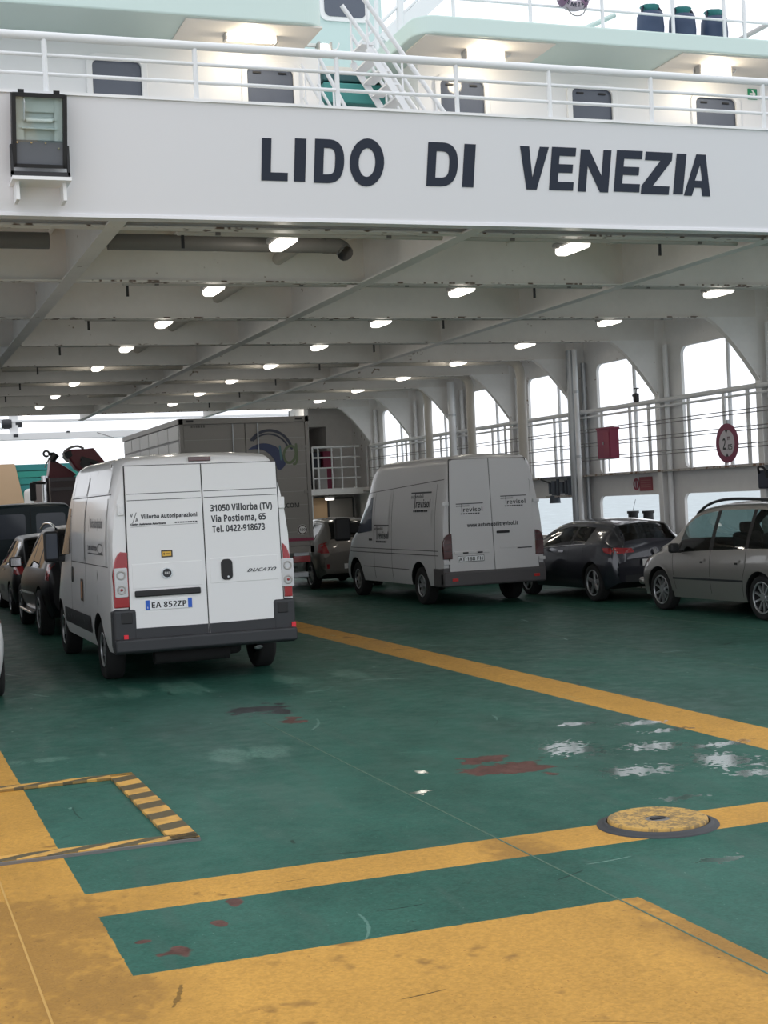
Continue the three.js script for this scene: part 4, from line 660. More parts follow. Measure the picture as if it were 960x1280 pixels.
  const bm = add('rear_bumper', merge([rbox(0.26, byt - 0.42, 0.2, -0.9, (byt + 0.42) / 2, -0.06, 0.04), rbox(0.26, byt - 0.42, 0.2, 0.9, (byt + 0.42) / 2, -0.06, 0.04), rbox(2.05, 0.15, 0.24, 0, 0.465, -0.01, 0.03), rbox(2.04, 0.05, 0.14, 0, 0.395, -0.05, 0.02)]), M.plastic, o);
  for (const [px, py] of [[157, 797], [366, 780]]) { const p = R(px, py); add('reflector', rbox(0.05, 0.06, 0.02, p[0], p[1], 0.045, 0.005), std({ color: lin(0.75, 0.03, 0.05), roughness: 0.25 }), bm); }
  for (const d of [-1, 1]) add('bumper_recess', rbox(0.12, 0.12, 0.02, d * 0.88, byt - 0.1, 0.04, 0.02), M.black, bm);
  add('tow_hook', new THREE.TorusGeometry(0.04, 0.012, 6, 12).rotateX(1.2).translate(0.6, 0.33, -0.05), M.galv, o);
  add('spare_wheel_cradle', rbox(0.9, 0.16, 0.7, 0, 0.34, -0.55, 0.06), M.under, o); add('silencer', bar(V(-0.55, 0.3, -0.25), V(0.3, 0.3, -0.25), 0.09, 12), M.under, o);
  // sides: window pressings, seams, strips, lettering
  both((v) => {
    for (const l of [[[2.0, 0.95], [2.0, 2.35]], [[3.25, 0.5], [3.25, 2.35]], [[0.2, 2.12], [3.4, 2.12]], [[0.25, 1.32], [3.25, 1.32]], [[3.25, 1.4], [3.3, 1.9], [4.0, 1.9]]]) add('panel_seam', drape(T, ribbon(l, 0.01), v, 0.003), M.seam, o);
    add('rub_strip', drape(T, [[1.6, 0.5], [3.95, 0.5], [3.95, 0.7], [1.6, 0.7]], v, 0.012), M.plastic, o);
    add('cab_window', drape(T, [[3.35, 1.42], [4.35, 1.35], [4.05, 1.85], [3.85, 2.0], [3.38, 2.0]], v, 0.004), M.pane, o);
    for (const [a, b] of [[0.35, 1.8], [2.05, 3.15]]) { add('roof_pressing', drape(T, rounded(a, b, 2.14, 2.36, 0.05), v, 0.006), M.carWhite, o); add('side_pressing', drape(T, rounded(a, b, 1.36, 2.08, 0.06), v, 0.006), M.carWhite, o); }
    add('door_pull', drape(T, rounded(3.05, 3.2, 1.05, 1.25, 0.04), v, 0.012), M.black, o);
    add('warning_sticker', drape(T, [[2.2, 0.85], [2.42, 0.85], [2.42, 1.12], [2.2, 1.12]], v, 0.006), std({ color: lin(0.06, 0.045, 0.035), roughness: 0.5 }), o);
    add('warning_sticker_face', drape(T, [[2.24, 0.88], [2.38, 0.88], [2.38, 1.09], [2.24, 1.09]], v, 0.008), std({ color: lin(0.45, 0.2, 0.08), roughness: 0.5 }), o);
    const sg = v === 'left' ? -1 : 1;
    print('side_lettering', 1.1, 0.24, [660, 144], (c) => { c.fillStyle = '#3a3b42'; c.font = 'bold 84px sans-serif'; line(c, 'Villorba Autoriparazioni', 70, 100, 570); c.strokeStyle = '#3a3b42'; c.lineWidth = 9; c.beginPath(); c.moveTo(14, 128); c.lineTo(54, 14); c.stroke(); }, o, (m) => onSide(T, m, v, 1.1, 1.8, 0.24, 0.014));
    print('side_lettering', 1.2, 0.16, [660, 88], (c) => { c.fillStyle = '#3a3b42'; c.font = 'bold 44px sans-serif'; line(c, 'Centro Assistenza', 10, 48, 380); c.fillRect(10, 66, 640, 8); c.beginPath(); c.ellipse(530, 34, 110, 28, 0, 0, 7); c.strokeStyle = '#3a3b42'; c.lineWidth = 6; c.stroke(); }, o, (m) => onSide(T, m, v, 1.1, 1.5, 0.16, 0.014));
    const mi = add('door_mirror', rbox(0.2, 0.42, 0.14, sg * 1.17, 1.5, -4.02, 0.05), M.plastic, o); add('mirror_glass', rbox(0.15, 0.34, 0.01, sg * 1.17, 1.51, -3.945, 0.004), M.pane, mi); add('mirror_arm', rbox(0.18, 0.1, 0.1, sg * 1.03, 1.34, -4.04, 0.03), M.plastic, mi);
  });
  add('windscreen', drape(T, [[-0.78, 1.45], [0.78, 1.45], [0.72, 2.2], [-0.72, 2.2]], 'front', 0.004), M.pane, o);
  for (const d of [-1, 1]) add('headlight', drape(T, rounded(d > 0 ? 0.5 : -0.85, d > 0 ? 0.85 : -0.5, 0.78, 1.08, 0.05), 'front', 0.006), M.clearlens, o);
  add('grille', drape(T, rounded(-0.55, 0.55, 0.5, 0.66, 0.04), 'front', 0.008), M.plastic, o);
}

// ---------------------------------------------------------------- light grey-white high-roof van with dealer lettering
{
  const ZR = -22.95, XC = 10.28, o = thing('delivery_van', 'greyish white high roof van with dealer lettering on side and rear doors', 'van', [XC, 0, ZR]);
  const R = (px, py) => { const p = onZ(px, py, ZR); return [p.x - XC, p.y]; };
  const SL = (px, py) => { const p = onX(px, py, XC - 0.95); return [ZR - p.z, p.y]; };
  const geos = loftBody({ L: 5.65, wheelR: 0.34, arch: 0.44, axles: [1.15, 4.7], tm: 0.3, cr: 0.16, crown: 0.04, taper: 0.04, lean: 1.5, key: (s, z) => z === 'under' ? 'under' : 'body',
    top: [[0, 2.5], [0.04, 2.55], [0.15, 2.6], [0.6, 2.62], [3.4, 2.62], [3.8, 2.55], [4.2, 2.28], [4.5, 1.98], [5.05, 1.32], [5.2, 1.2], [5.5, 1.0], [5.6, 0.85], [5.65, 0.65]],
    belt: [[0, 1.3], [4.2, 1.3], [4.8, 1.2], [5.1, 1.1], [5.5, 0.85], [5.65, 0.5]], wMid: [[0, 0.95], [0.05, 0.96], [0.15, 0.967], [4.8, 0.967], [5.3, 0.93], [5.55, 0.82], [5.65, 0.65]],
    wBelt: [[0, 0.94], [0.15, 0.955], [4.5, 0.95], [5.1, 0.9], [5.5, 0.75], [5.65, 0.55]], wTop: [[0, 0.76], [0.1, 0.79], [0.5, 0.8], [3.6, 0.78], [4.4, 0.74], [5.65, 0.5]], sill: [[0, 0.42], [0.3, 0.36], [5.2, 0.32], [5.65, 0.3]] });
  add('body', geos.body, M.vanGrey, o); add('underbody', geos.under, M.under, o);
  const T = targetOf([geos.body]);
  for (const s of [1.15, 4.7]) for (const d of [-1, 1]) wheel(o, d * 0.83, s, 0.34, 0.22, 0.2, 'steel');
  const tl = R(560, 575), tc = R(609, 573), trr = R(655, 572), bl = R(562, 720), bc = R(619, 716), br = R(674.5, 713);
  for (const [q, nm] of [[[tl, tc, bc, bl], -1], [[tc, trr, br, bc], 1]]) {
    const [A, B, C, D] = q.map((p) => [...p]); A[0] += 0.005; D[0] += 0.005; B[0] -= 0.005; C[0] -= 0.005; if (nm < 0) { A[0] += 0.0; }
    const s = new THREE.Shape(); s.moveTo(...D); s.lineTo(...C); if (nm > 0) { s.lineTo(B[0] + 0.03, B[1] - 0.1); s.quadraticCurveTo(B[0], B[1], B[0] - 0.08, B[1]); s.lineTo(...A); } else { s.lineTo(...B); s.lineTo(A[0] + 0.08, A[1]); s.quadraticCurveTo(A[0], A[1], A[0], A[1] - 0.1); }
    const d = add('rear_door', extrude(s, 0.016, 0.007), M.vanGrey, o);
    const cx = nm < 0 ? (R(567, 640)[0] + R(607, 640)[0]) / 2 : (R(622, 640)[0] + R(664, 640)[0]) / 2, py = nm < 0 ? [602, 648] : [600, 646], y0 = R(600, py[1])[1], y1 = R(600, py[0])[1];
    const fr = rounded(cx - 0.31, cx + 0.31, y0, y1, 0.06); fr.holes.push(rounded(cx - 0.302, cx + 0.302, y0 + 0.008, y1 - 0.008, 0.055)); add('window_pressing', extrude(fr, 0.004, 0).translate(0, 0, 0.015), std({ color: lin(0.38, 0.38, 0.38), roughness: 0.5 }), d);
    for (const [px, py2] of nm < 0 ? [[556, 630], [558, 704]] : [[669, 625], [677, 697]]) { const h = R(px, py2); add('hinge', rbox(0.12, 0.06, 0.03, h[0], h[1], 0.02, 0.008), M.vanGrey, d); }
  }
  add('door_gap', merge([[tc, bc], [tl, bl], [trr, br], [tl, trr]].map(([a, b]) => flat(V(a[0], a[1], 0.005), V(b[0], b[1], 0.005), 0.004, 0.016))), M.black, o);
  { const p = R(588, 698); plate(o, 'AT·168 FH', p[0], p[1], 0.028, 0.5, 0.11, false, true); add('plate_light', merge([rbox(0.66, 0.05, 0.03, R(589, 690)[0], R(589, 690)[1], 0.025, 0.008)]), M.vanGrey, o); add('plate_lamp', rbox(0.1, 0.025, 0.02, R(581, 691)[0], R(581, 691)[1], 0.04, 0.006), M.black, o); add('plate_lamp', rbox(0.1, 0.025, 0.02, R(599, 690)[0], R(599, 690)[1], 0.04, 0.006), M.black, o); }
  { const p = R(628, 664.5); add('door_handle', rbox(0.25, 0.045, 0.03, p[0], p[1], 0.026, 0.014), M.black, o); const q = R(645, 683); add('trim_strip', rbox(0.62, 0.03, 0.012, q[0], q[1], 0.02, 0.005), M.vanGrey, o); const r = R(655, 684); add('badge', box(0.28, 0.018, 0.004, r[0], r[1], 0.028), M.plastic, o); }
  const tre = () => (c, W, H) => { const k = H / 200; c.fillStyle = '#26282e'; c.fillRect(0, 6 * k, W, 14 * k); c.fillRect(0.2 * W, 6 * k, 12 * k, 150 * k); c.font = 'bold ' + 44 * k + 'px sans-serif'; c.globalAlpha = 0.75; c.fillText('automobili', 0, 62 * k); c.globalAlpha = 1; c.font = 'bold ' + 96 * k + 'px sans-serif'; const m = c.measureText('revisol').width; c.save(); c.translate(0.2 * W + 20 * k, 146 * k); c.scale((0.8 * W - 24 * k) / m, 1); c.fillText('revisol', 0, 0); c.restore(); for (let i = 0; i < 8; i++) c.fillRect(0.16 * W + i * 0.09 * W, 168 * k, 0.07 * W, 18 * k); };
  for (const [x0, y0, x1, y1] of [[569, 630, 603.5, 642], [624.5, 620, 657, 632]]) { const a = R(x0, y0), b = R(x1, y1); print('dealer_lettering', b[0] - a[0], a[1] - b[1] + 0.02, [420, 180], tre(), o, (m) => m.position.set((a[0] + b[0]) / 2, (a[1] + b[1]) / 2, 0.0245)); }
  { const a = R(583, 652), b = R(647.5, 659), z = 0.0245; print('web_lettering', b[0] - a[0], 0.12, [640, 96], (c) => { c.fillStyle = '#26282e'; c.font = 'bold 72px sans-serif'; c.strokeStyle = '#26282e'; c.lineWidth = 3; const m = c.measureText('www.automobilitrevisol.it').width; c.translate(0, 66); c.scale(636 / m, 1); c.fillText('www.automobilitrevisol.it', 0, 0); c.strokeText('www.automobilitrevisol.it', 0, 0); }, o, (m) => { m.position.set((a[0] + b[0]) / 2, (a[1] + b[1]) / 2, z); }); }
  for (const d of [-1, 1]) {
    const yt = R(552, 669)[1], yb = R(552, 700)[1], s = new THREE.Shape(); s.moveTo(d * 0.79, yb); s.lineTo(d * 0.955, yb); s.lineTo(d * 0.962, yt - 0.2); s.quadraticCurveTo(d * 0.95, yt, d * 0.83, yt + 0.01); s.lineTo(d * 0.79, yt + 0.01);
    const L = add('tail_light', extrude(s, 0.05, 0.012).translate(0, 0, -0.03), M.darklens, o); for (const q of [0.14, 0.26, 0.37]) add('lens_band', box(0.15, 0.006, 0.01, d * 0.875, yb + q, 0.03), M.black, L);
  }
  const bmp = add('rear_bumper', merge([rbox(1.95, 0.26, 0.2, 0, 0.49, -0.03, 0.04), rbox(0.14, 0.34, 0.5, -0.905, 0.52, -0.22, 0.04), rbox(0.14, 0.34, 0.5, 0.905, 0.52, -0.22, 0.04)]), std({ color: lin(0.09, 0.085, 0.09), roughness: 0.6 }), o);
  for (const [px, py] of [[567.5, 725], [669, 718]]) { const p = R(px, py); add('reflector', rbox(0.11, 0.05, 0.02, p[0], p[1], 0.07, 0.006), std({ color: lin(0.6, 0.03, 0.03), roughness: 0.3 }), bmp); }
  both((v) => {
    for (const l of [[[0.1, 2.22], [4.0, 2.06], [4.35, 2.0]], [[0.2, 0.98], [5.1, 0.98]], [[0.2, 0.9], [5.1, 0.9]], [[1.65, 0.62], [4.2, 0.62]], [[2.55, 0.4], [2.55, 2.1]], [[3.55, 0.4], [3.55, 2.05]], [[0.35, 0.6], [0.35, 2.15]]]) add('panel_seam', drape(T, ribbon(l, 0.012), v, 0.003), M.seam, o);
    for (const [a, b, y] of [[0.5, 2.4, 1.38], [2.7, 3.45, 1.3]]) add('side_pressing', drape(T, rounded(a, b, y, 2.0, 0.06), v, 0.008), M.vanGrey, o);
    add('cab_window', drape(T, [[3.66, 1.32], [4.55, 1.26], [4.42, 1.6], [4.05, 1.95], [3.7, 1.98]], v, 0.004), M.pane, o);
    const sg = v === 'left' ? -1 : 1; add('door_handle', drape(T, [[3.62, 1.13], [3.82, 1.13], [3.82, 1.17], [3.62, 1.17]], v, 0.015), M.black, o);
    const put = (w, h, s, y) => print('side_lettering', w, h, [480, 260], tre(), o, (m) => onSide(T, m, v, s, y, h, 0.016));
    put(1.0, 0.4, 1.05, 1.84); put(0.85, 0.38, 3.1, 1.26);
    const mi = add('door_mirror', rbox(0.32, 0.46, 0.16, sg * 1.27, 1.36, -4.55, 0.05), M.black, o); add('mirror_glass', rbox(0.25, 0.38, 0.01, sg * 1.27, 1.37, -4.465, 0.004), M.plastic, mi); add('mirror_arm', rbox(0.34, 0.2, 0.08, sg * 1.03, 1.38, -4.56, 0.03), M.black, mi);
    for (const y of [0.93, 1.02]) add('side_marker', drape(T, rounded(5.12, 5.2, y - 0.02, y + 0.02, 0.01), v, 0.01), M.clearlens, o);
  });
  add('windscreen', drape(T, [[-0.72, 1.4], [0.72, 1.4], [0.66, 2.1], [-0.66, 2.1]], 'front', 0.004), M.pane, o);
  for (const d of [-1, 1]) add('headlight', drape(T, rounded(d > 0 ? 0.45 : -0.8, d > 0 ? 0.8 : -0.45, 0.72, 0.95, 0.04), 'front', 0.006), M.clearlens, o);
  add('roof_vent', rbox(0.5, 0.04, 0.4, 0, 2.66, -2.6, 0.015), M.vanGrey, o);
}

// ---------------------------------------------------------------- passenger cars
{ // silver people carrier with roof rails
  const P = { name: 'people_carrier', L: 4.32, wheelR: 0.315, arch: 0.37, axles: [0.78, 3.47], tyre: 0.2, rim: 0.225, style: 'twin', paint: M.silver, glass: M.tint, cr: 0.09, crown: 0.035, tm: 0.55, taper: 0.05,
    top: [[0, 0.86], [0.02, 1.0], [0.05, 1.08], [0.16, 1.36], [0.3, 1.55], [0.5, 1.6], [1.2, 1.63], [1.9, 1.625], [2.45, 1.57], [2.7, 1.5], [3.3, 1.12], [3.48, 1.04], [3.9, 0.95], [4.15, 0.84], [4.27, 0.68], [4.32, 0.52]],
    belt: [[0, 0.8], [0.05, 0.98], [0.4, 1.0], [2.0, 0.955], [3.1, 0.9], [3.5, 0.88], [3.9, 0.82], [4.2, 0.7], [4.32, 0.46]],
    wMid: [[0, 0.74], [0.04, 0.78], [0.2, 0.84], [0.7, 0.87], [3.6, 0.87], [4.0, 0.82], [4.2, 0.7], [4.32, 0.5]], wBelt: [[0, 0.72], [0.1, 0.78], [0.5, 0.83], [3.3, 0.83], [3.9, 0.76], [4.2, 0.62], [4.32, 0.42]], wTop: [[0, 0.6], [0.3, 0.6], [0.6, 0.63], [2.4, 0.63], [2.9, 0.66], [3.45, 0.72], [4.32, 0.4]], sill: [[0, 0.36], [0.3, 0.24], [4.0, 0.22], [4.32, 0.3]],
    side: [[0.42, 1.08], [1.16, 1.98], [2.08, 2.95]], screen: [2.72, 3.44], back: [0.06, 0.27], cabin: [0.15, 3.3, 0.74, 0.3, 0.75], seats: [1.0, 1.75] };
  const { o, T } = makeCar(P, 'silver grey people carrier with roof rails beside the ship side', [12.47, 0, -16.19]);
  doorLines(o, T, [[[2.03, 0.32], [2.03, 0.95], [2.05, 1.0]], [[1.12, 0.75], [1.12, 0.98]], [[3.0, 0.35], [3.08, 0.88]], [[1.12, 0.75], [1.2, 0.55], [1.22, 0.3]]]);
  both((v) => {
    const sg = v === 'left' ? -1 : 1; add('rub_strip', drape(T, ribbon([[1.18, 0.53], [3.05, 0.515]], 0.03), v, 0.006), M.plastic, o); add('trim_line', drape(T, ribbon([[1.18, 0.565], [3.05, 0.55]], 0.022), v, 0.012), M.silver, o);
    for (const s of [2.16, 1.26]) { add('door_handle', drape(T, rounded(s, s + 0.17, 0.79, 0.83, 0.015), v, 0.018), M.silver, o); add('handle_recess', drape(T, rounded(s + 0.05, s + 0.13, 0.76, 0.79, 0.012), v, 0.004), M.black, o); }
    add('roof_rail', tube([V(sg * 0.58, 1.53, -0.5), V(sg * 0.59, 1.64, -0.72), V(sg * 0.6, 1.69, -1.4), V(sg * 0.6, 1.68, -2.05), V(sg * 0.6, 1.6, -2.45), V(sg * 0.6, 1.48, -2.7)], 0.022, 30, 8), M.plastic, o);
    const m = add('door_mirror', rbox(0.16, 0.15, 0.12, sg * 0.95, 0.98, -2.86, 0.045), M.black, o); add('mirror_foot', rbox(0.12, 0.05, 0.08, sg * 0.85, 0.93, -2.88, 0.02), M.black, m);
    add('quarter_panel', drape(T, [[2.9, 0.93], [3.15, 0.91], [2.9, 1.08]], v, 0.006), M.black, o);
    for (const a of [0.78, 3.47]) { const l = []; for (let i = 0; i <= 14; i++) { const t = Math.PI * i / 14; l.push([a + 0.395 * Math.cos(t), 0.315 + 0.395 * Math.sin(t)]); } add('arch_lip', drape(T, ribbon(l, 0.05), v, 0.012), M.silver, o); }
    add('headlight', drape(T, [[3.85, 0.66], [4.18, 0.6], [4.1, 0.78], [3.9, 0.82]], v, 0.006), M.clearlens, o); add('tail_light', drape(T, [[0.06, 0.8], [0.22, 0.82], [0.2, 1.2], [0.14, 1.2]], v, 0.006), M.redlens, o);
  });
  add('front_bumper', rbox(1.5, 0.12, 0.14, 0, 0.42, -4.26, 0.05), M.silver, o); plate(o, '', 0, 0.55, 0.01);
}
{ // dark slate hatchback
  const P = { name: 'hatchback_car', L: 4.06, wheelR: 0.32, arch: 0.37, axles: [0.68, 3.27], tyre: 0.2, rim: 0.225, style: 'star', paint: M.slate, glass: M.dark, cr: 0.1, crown: 0.035, tm: 0.5, taper: 0.06,
    top: [[0, 0.72], [0.03, 0.9], [0.08, 1.0], [0.3, 1.2], [0.42, 1.29], [0.55, 1.325], [1.2, 1.37], [1.8, 1.37], [2.3, 1.32], [2.55, 1.25], [3.1, 1.0], [3.25, 0.95], [3.7, 0.85], [3.92, 0.72], [4.02, 0.55], [4.06, 0.45]],
    belt: [[0, 0.66], [0.08, 0.93], [0.5, 0.99], [1.2, 0.96], [2.9, 0.86], [3.3, 0.83], [3.8, 0.72], [4.06, 0.4]],
    wMid: [[0, 0.7], [0.05, 0.78], [0.2, 0.84], [0.7, 0.866], [3.3, 0.866], [3.7, 0.8], [3.95, 0.66], [4.06, 0.45]], wBelt: [[0, 0.68], [0.1, 0.74], [0.6, 0.81], [3.0, 0.8], [3.7, 0.7], [4.06, 0.4]], wTop: [[0, 0.56], [0.5, 0.55], [1.2, 0.58], [2.3, 0.57], [3.1, 0.68], [4.06, 0.38]], sill: [[0, 0.34], [0.3, 0.22], [3.8, 0.2], [4.06, 0.26]],
    side: [[0.95, 1.5], [1.58, 2.6]], screen: [2.4, 3.12], back: [0.1, 0.42], cabin: [0.2, 3.0, 0.72, 0.3, 0.66], seats: [1.05, 1.8] };
  const c = makeCar(P, 'dark slate grey hatchback with red tail lights between the van and the silver carrier', [12.55, 0, -21.38]), { o, T } = c;
  doorLines(o, T, [[[1.54, 0.25], [1.54, 0.93]], [[0.98, 0.7], [1.0, 0.95]], [[2.7, 0.25], [2.72, 0.86]]]);
  both((v) => { const sg = v === 'left' ? -1 : 1; add('door_handle', drape(T, rounded(1.72, 1.92, 0.83, 0.87, 0.015), v, 0.02), M.chrome, o);
    add('window_trim', drape(T, ribbon([[0.95, 0.985], [1.6, 0.955], [2.6, 0.9]], 0.014), v, 0.005), M.chrome, o); add('tail_light', drape(T, [[0.02, 0.8], [0.28, 0.86], [0.34, 0.93], [0.06, 0.92]], v, 0.008), M.redlens, o);
    const m = add('door_mirror', rbox(0.17, 0.13, 0.12, sg * 0.92, 0.94, -2.55, 0.045), M.slate, o); add('mirror_glass', rbox(0.13, 0.09, 0.01, sg * 0.92, 0.94, -2.485, 0.004), M.chrome, m);
    add('headlight', drape(T, [[3.5, 0.64], [3.9, 0.58], [3.8, 0.74], [3.55, 0.78]], v, 0.006), M.clearlens, o); add('sill_trim', drape(T, ribbon([[1.15, 0.32], [2.8, 0.32]], 0.09), v, 0.006), M.plastic, o); });
  for (const d of [-1, 1]) add('rear_tail_light', drape(T, [[d * 0.38, 0.84], [d * 0.76, 0.82], [d * 0.74, 0.93], [d * 0.42, 0.91]], 'rear', 0.008), M.redlens, o);
  add('rear_bumper', drape(T, rounded(-0.7, 0.7, 0.36, 0.6, 0.06), 'rear', 0.03), M.slate, o); add('diffuser', drape(T, rounded(-0.6, 0.6, 0.34, 0.46, 0.03), 'rear', 0.04), M.plastic, o);
  add('badge', extrude(shapeOf([[0, -0.065], [0.04, 0], [0, 0.065], [-0.04, 0]]), 0.012).translate(0, 0.83, 0.03), M.chrome, o); plate(o, '', 0, 0.66, 0.05);
  add('aerial', bar(V(0, 1.36, -0.75), V(0.0, 1.72, -0.55), 0.004, 5), M.black, o); add('wiper', box(0.4, 0.015, 0.015, 0.05, 1.02, -0.13), M.black, o);
}
const hatch = { name: 'compact_car', L: 4.05, wheelR: 0.31, arch: 0.36, axles: [0.68, 3.25], tyre: 0.19, rim: 0.215, style: 'star', cr: 0.1, crown: 0.035, tm: 0.5, taper: 0.06,
  top: [[0, 0.8], [0.03, 0.95], [0.08, 1.05], [0.22, 1.32], [0.34, 1.46], [0.5, 1.5], [1.2, 1.54], [1.8, 1.53], [2.35, 1.45], [2.6, 1.36], [3.15, 1.04], [3.3, 0.98], [3.7, 0.88], [3.92, 0.74], [4.02, 0.56], [4.05, 0.46]],
  belt: [[0, 0.7], [0.08, 0.98], [0.5, 1.0], [1.2, 0.97], [2.9, 0.9], [3.3, 0.86], [3.8, 0.74], [4.05, 0.4]], wMid: [[0, 0.7], [0.05, 0.78], [0.2, 0.83], [0.7, 0.845], [1.6, 0.862], [2.4, 0.862], [3.3, 0.84], [3.7, 0.79], [3.95, 0.66], [4.05, 0.45]],
  wBelt: [[0, 0.68], [0.1, 0.74], [0.6, 0.8], [3.0, 0.8], [3.7, 0.7], [4.05, 0.4]], wTop: [[0, 0.58], [0.5, 0.58], [1.2, 0.6], [2.3, 0.58], [3.1, 0.68], [4.05, 0.38]], sill: [[0, 0.34], [0.3, 0.22], [3.8, 0.2], [4.05, 0.26]],
  side: [[0.5, 0.9], [0.98, 1.6], [1.68, 2.6]], screen: [2.45, 3.15], back: [0.1, 0.33], cabin: [0.2, 3.0, 0.72, 0.3, 0.72], seats: [0.95, 1.75] };
function compact(name, label, paint, pos, glass, extra = {}) {
  const { o, T } = makeCar({ ...hatch, name, paint, glass, ...extra }, label, pos);
  doorLines(o, T, [[[1.64, 0.25], [1.64, 0.95]], [[2.75, 0.25], [2.78, 0.88]]]);
  both((v) => { const sg = v === 'left' ? -1 : 1; add('tail_light', drape(T, [[0.05, 0.82], [0.17, 0.83], [0.2, 1.0], [0.1, 1.04]], v, 0.008), M.redlens, o); add('door_handle', drape(T, rounded(1.8, 1.96, 0.84, 0.88, 0.015), v, 0.015), M.chrome, o); add('headlight', drape(T, [[3.5, 0.66], [3.9, 0.6], [3.8, 0.76], [3.55, 0.8]], v, 0.006), M.clearlens, o);
    const m = add('door_mirror', rbox(0.17, 0.14, 0.12, sg * 0.93, 0.98, -2.55, 0.045), paint, o); add('mirror_glass', rbox(0.13, 0.1, 0.01, sg * 0.93, 0.98, -2.485, 0.004), M.chrome, m); });
  for (const d of [-1, 1]) { add('rear_tail_light', drape(T, [[d * 0.58, 0.8], [d * 0.77, 0.8], [d * 0.73, 1.0], [d * 0.64, 1.0]], 'rear', 0.008), M.redlens, o); add('reflector', drape(T, rounded(d > 0 ? 0.6 : -0.66, d > 0 ? 0.66 : -0.6, 0.46, 0.56, 0.01), 'rear', 0.03), M.redlens, o); }
  add('rear_bumper', drape(T, rounded(-0.7, 0.7, 0.38, 0.66, 0.06), 'rear', 0.025), paint, o); plate(o, '', 0, 0.5, 0.04); return o;
}
compact('compact_car', 'greyish beige compact car ahead of the dealer van, between it and the lorry', M.champagne, [10.12, 0, -30.1], M.dark);
compact('saloon_car', 'dark car hidden behind the dealer van, ahead of the slate hatchback', M.slate, [12.3, 0, -28.4], M.dark);
compact('white_car', 'white car of which only a rounded rear corner shows beside the yellow lane', M.carWhite, [0.47, 0, -15.35], M.dark);
compact('black_car', 'black car parked ahead of the black off-roader', M.carBlack, [3.45, 0, -28.6], M.dark);
for (const [z, l] of [[-20.4, 'unseen dark car added for reflections, first ahead of the white car'], [-25.4, 'unseen dark car added for reflections, second ahead of the white car'], [-30.3, 'unseen dark car added for reflections, third ahead of the white car']]) compact('added_lane_car', l, M.carTeal, [0.2, 0, z], M.dark);  // unseen cars added to darken what the parked vehicles mirror
{ // black off-roader ahead of the white van
  const P = { name: 'off_roader', L: 4.6, wheelR: 0.37, arch: 0.43, axles: [0.82, 3.6], tyre: 0.23, rim: 0.25, style: 'star', paint: M.carBlack, glass: M.dark, cr: 0.1, crown: 0.04, tm: 0.5, taper: 0.09,
    top: [[0, 0.95], [0.03, 1.08], [0.1, 1.25], [0.25, 1.6], [0.4, 1.68], [0.7, 1.71], [1.9, 1.72], [2.5, 1.65], [2.75, 1.56], [3.35, 1.18], [3.5, 1.13], [4.1, 1.04], [4.4, 0.9], [4.55, 0.7], [4.6, 0.5]],
    belt: [[0, 0.85], [0.1, 1.08], [2.5, 1.06], [3.4, 1.0], [4.0, 0.9], [4.6, 0.45]], wMid: [[0, 0.76], [0.06, 0.82], [0.3, 0.865], [0.8, 0.895], [1.6, 0.925], [2.4, 0.94], [3.3, 0.925], [3.8, 0.895], [4.2, 0.84], [4.5, 0.7], [4.6, 0.5]], wBelt: [[0, 0.74], [0.2, 0.8], [0.6, 0.83], [1.6, 0.86], [2.4, 0.87], [3.2, 0.85], [4.1, 0.76], [4.6, 0.45]], wTop: [[0, 0.62], [0.5, 0.65], [2.5, 0.66], [3.3, 0.76], [4.6, 0.42]], sill: [[0, 0.42], [0.3, 0.3], [4.2, 0.3], [4.6, 0.34]],
    side: [[0.5, 1.05], [1.15, 1.88], [1.96, 2.9]], screen: [2.6, 3.38], back: [0.12, 0.27], cabin: [0.2, 3.3, 0.8, 0.35, 0.85], seats: [1.1, 1.95] };
  const { o, T } = makeCar(P, 'black off-roader with chrome side step ahead of the lettered white van', [3.45, 0, -22.8]);
  both((v) => { const sg = v === 'left' ? -1 : 1; add('side_step', rbox(0.12, 0.05, 1.7, sg * 0.93, 0.34, -2.2, 0.02), M.chrome, o); add('chrome_strip', drape(T, ribbon([[1.3, 0.66], [3.1, 0.64]], 0.04), v, 0.012), M.chrome, o); add('roof_rail', tube([V(sg * 0.6, 1.7, -0.6), V(sg * 0.62, 1.77, -0.9), V(sg * 0.62, 1.78, -2.0), V(sg * 0.62, 1.7, -2.5)], 0.02, 20, 8), M.chrome, o); add('tail_light', drape(T, [[0.08, 0.9], [0.26, 0.92], [0.28, 1.16], [0.12, 1.16]], v, 0.008), M.redlens, o);
    const m = add('door_mirror', rbox(0.22, 0.18, 0.14, sg * 1.04, 1.14, -2.86, 0.05), M.carBlack, o); add('mirror_glass', rbox(0.17, 0.13, 0.01, sg * 1.04, 1.14, -2.785, 0.004), M.chrome, m); });
  plate(o, '', 0, 0.75, 0.02);
}
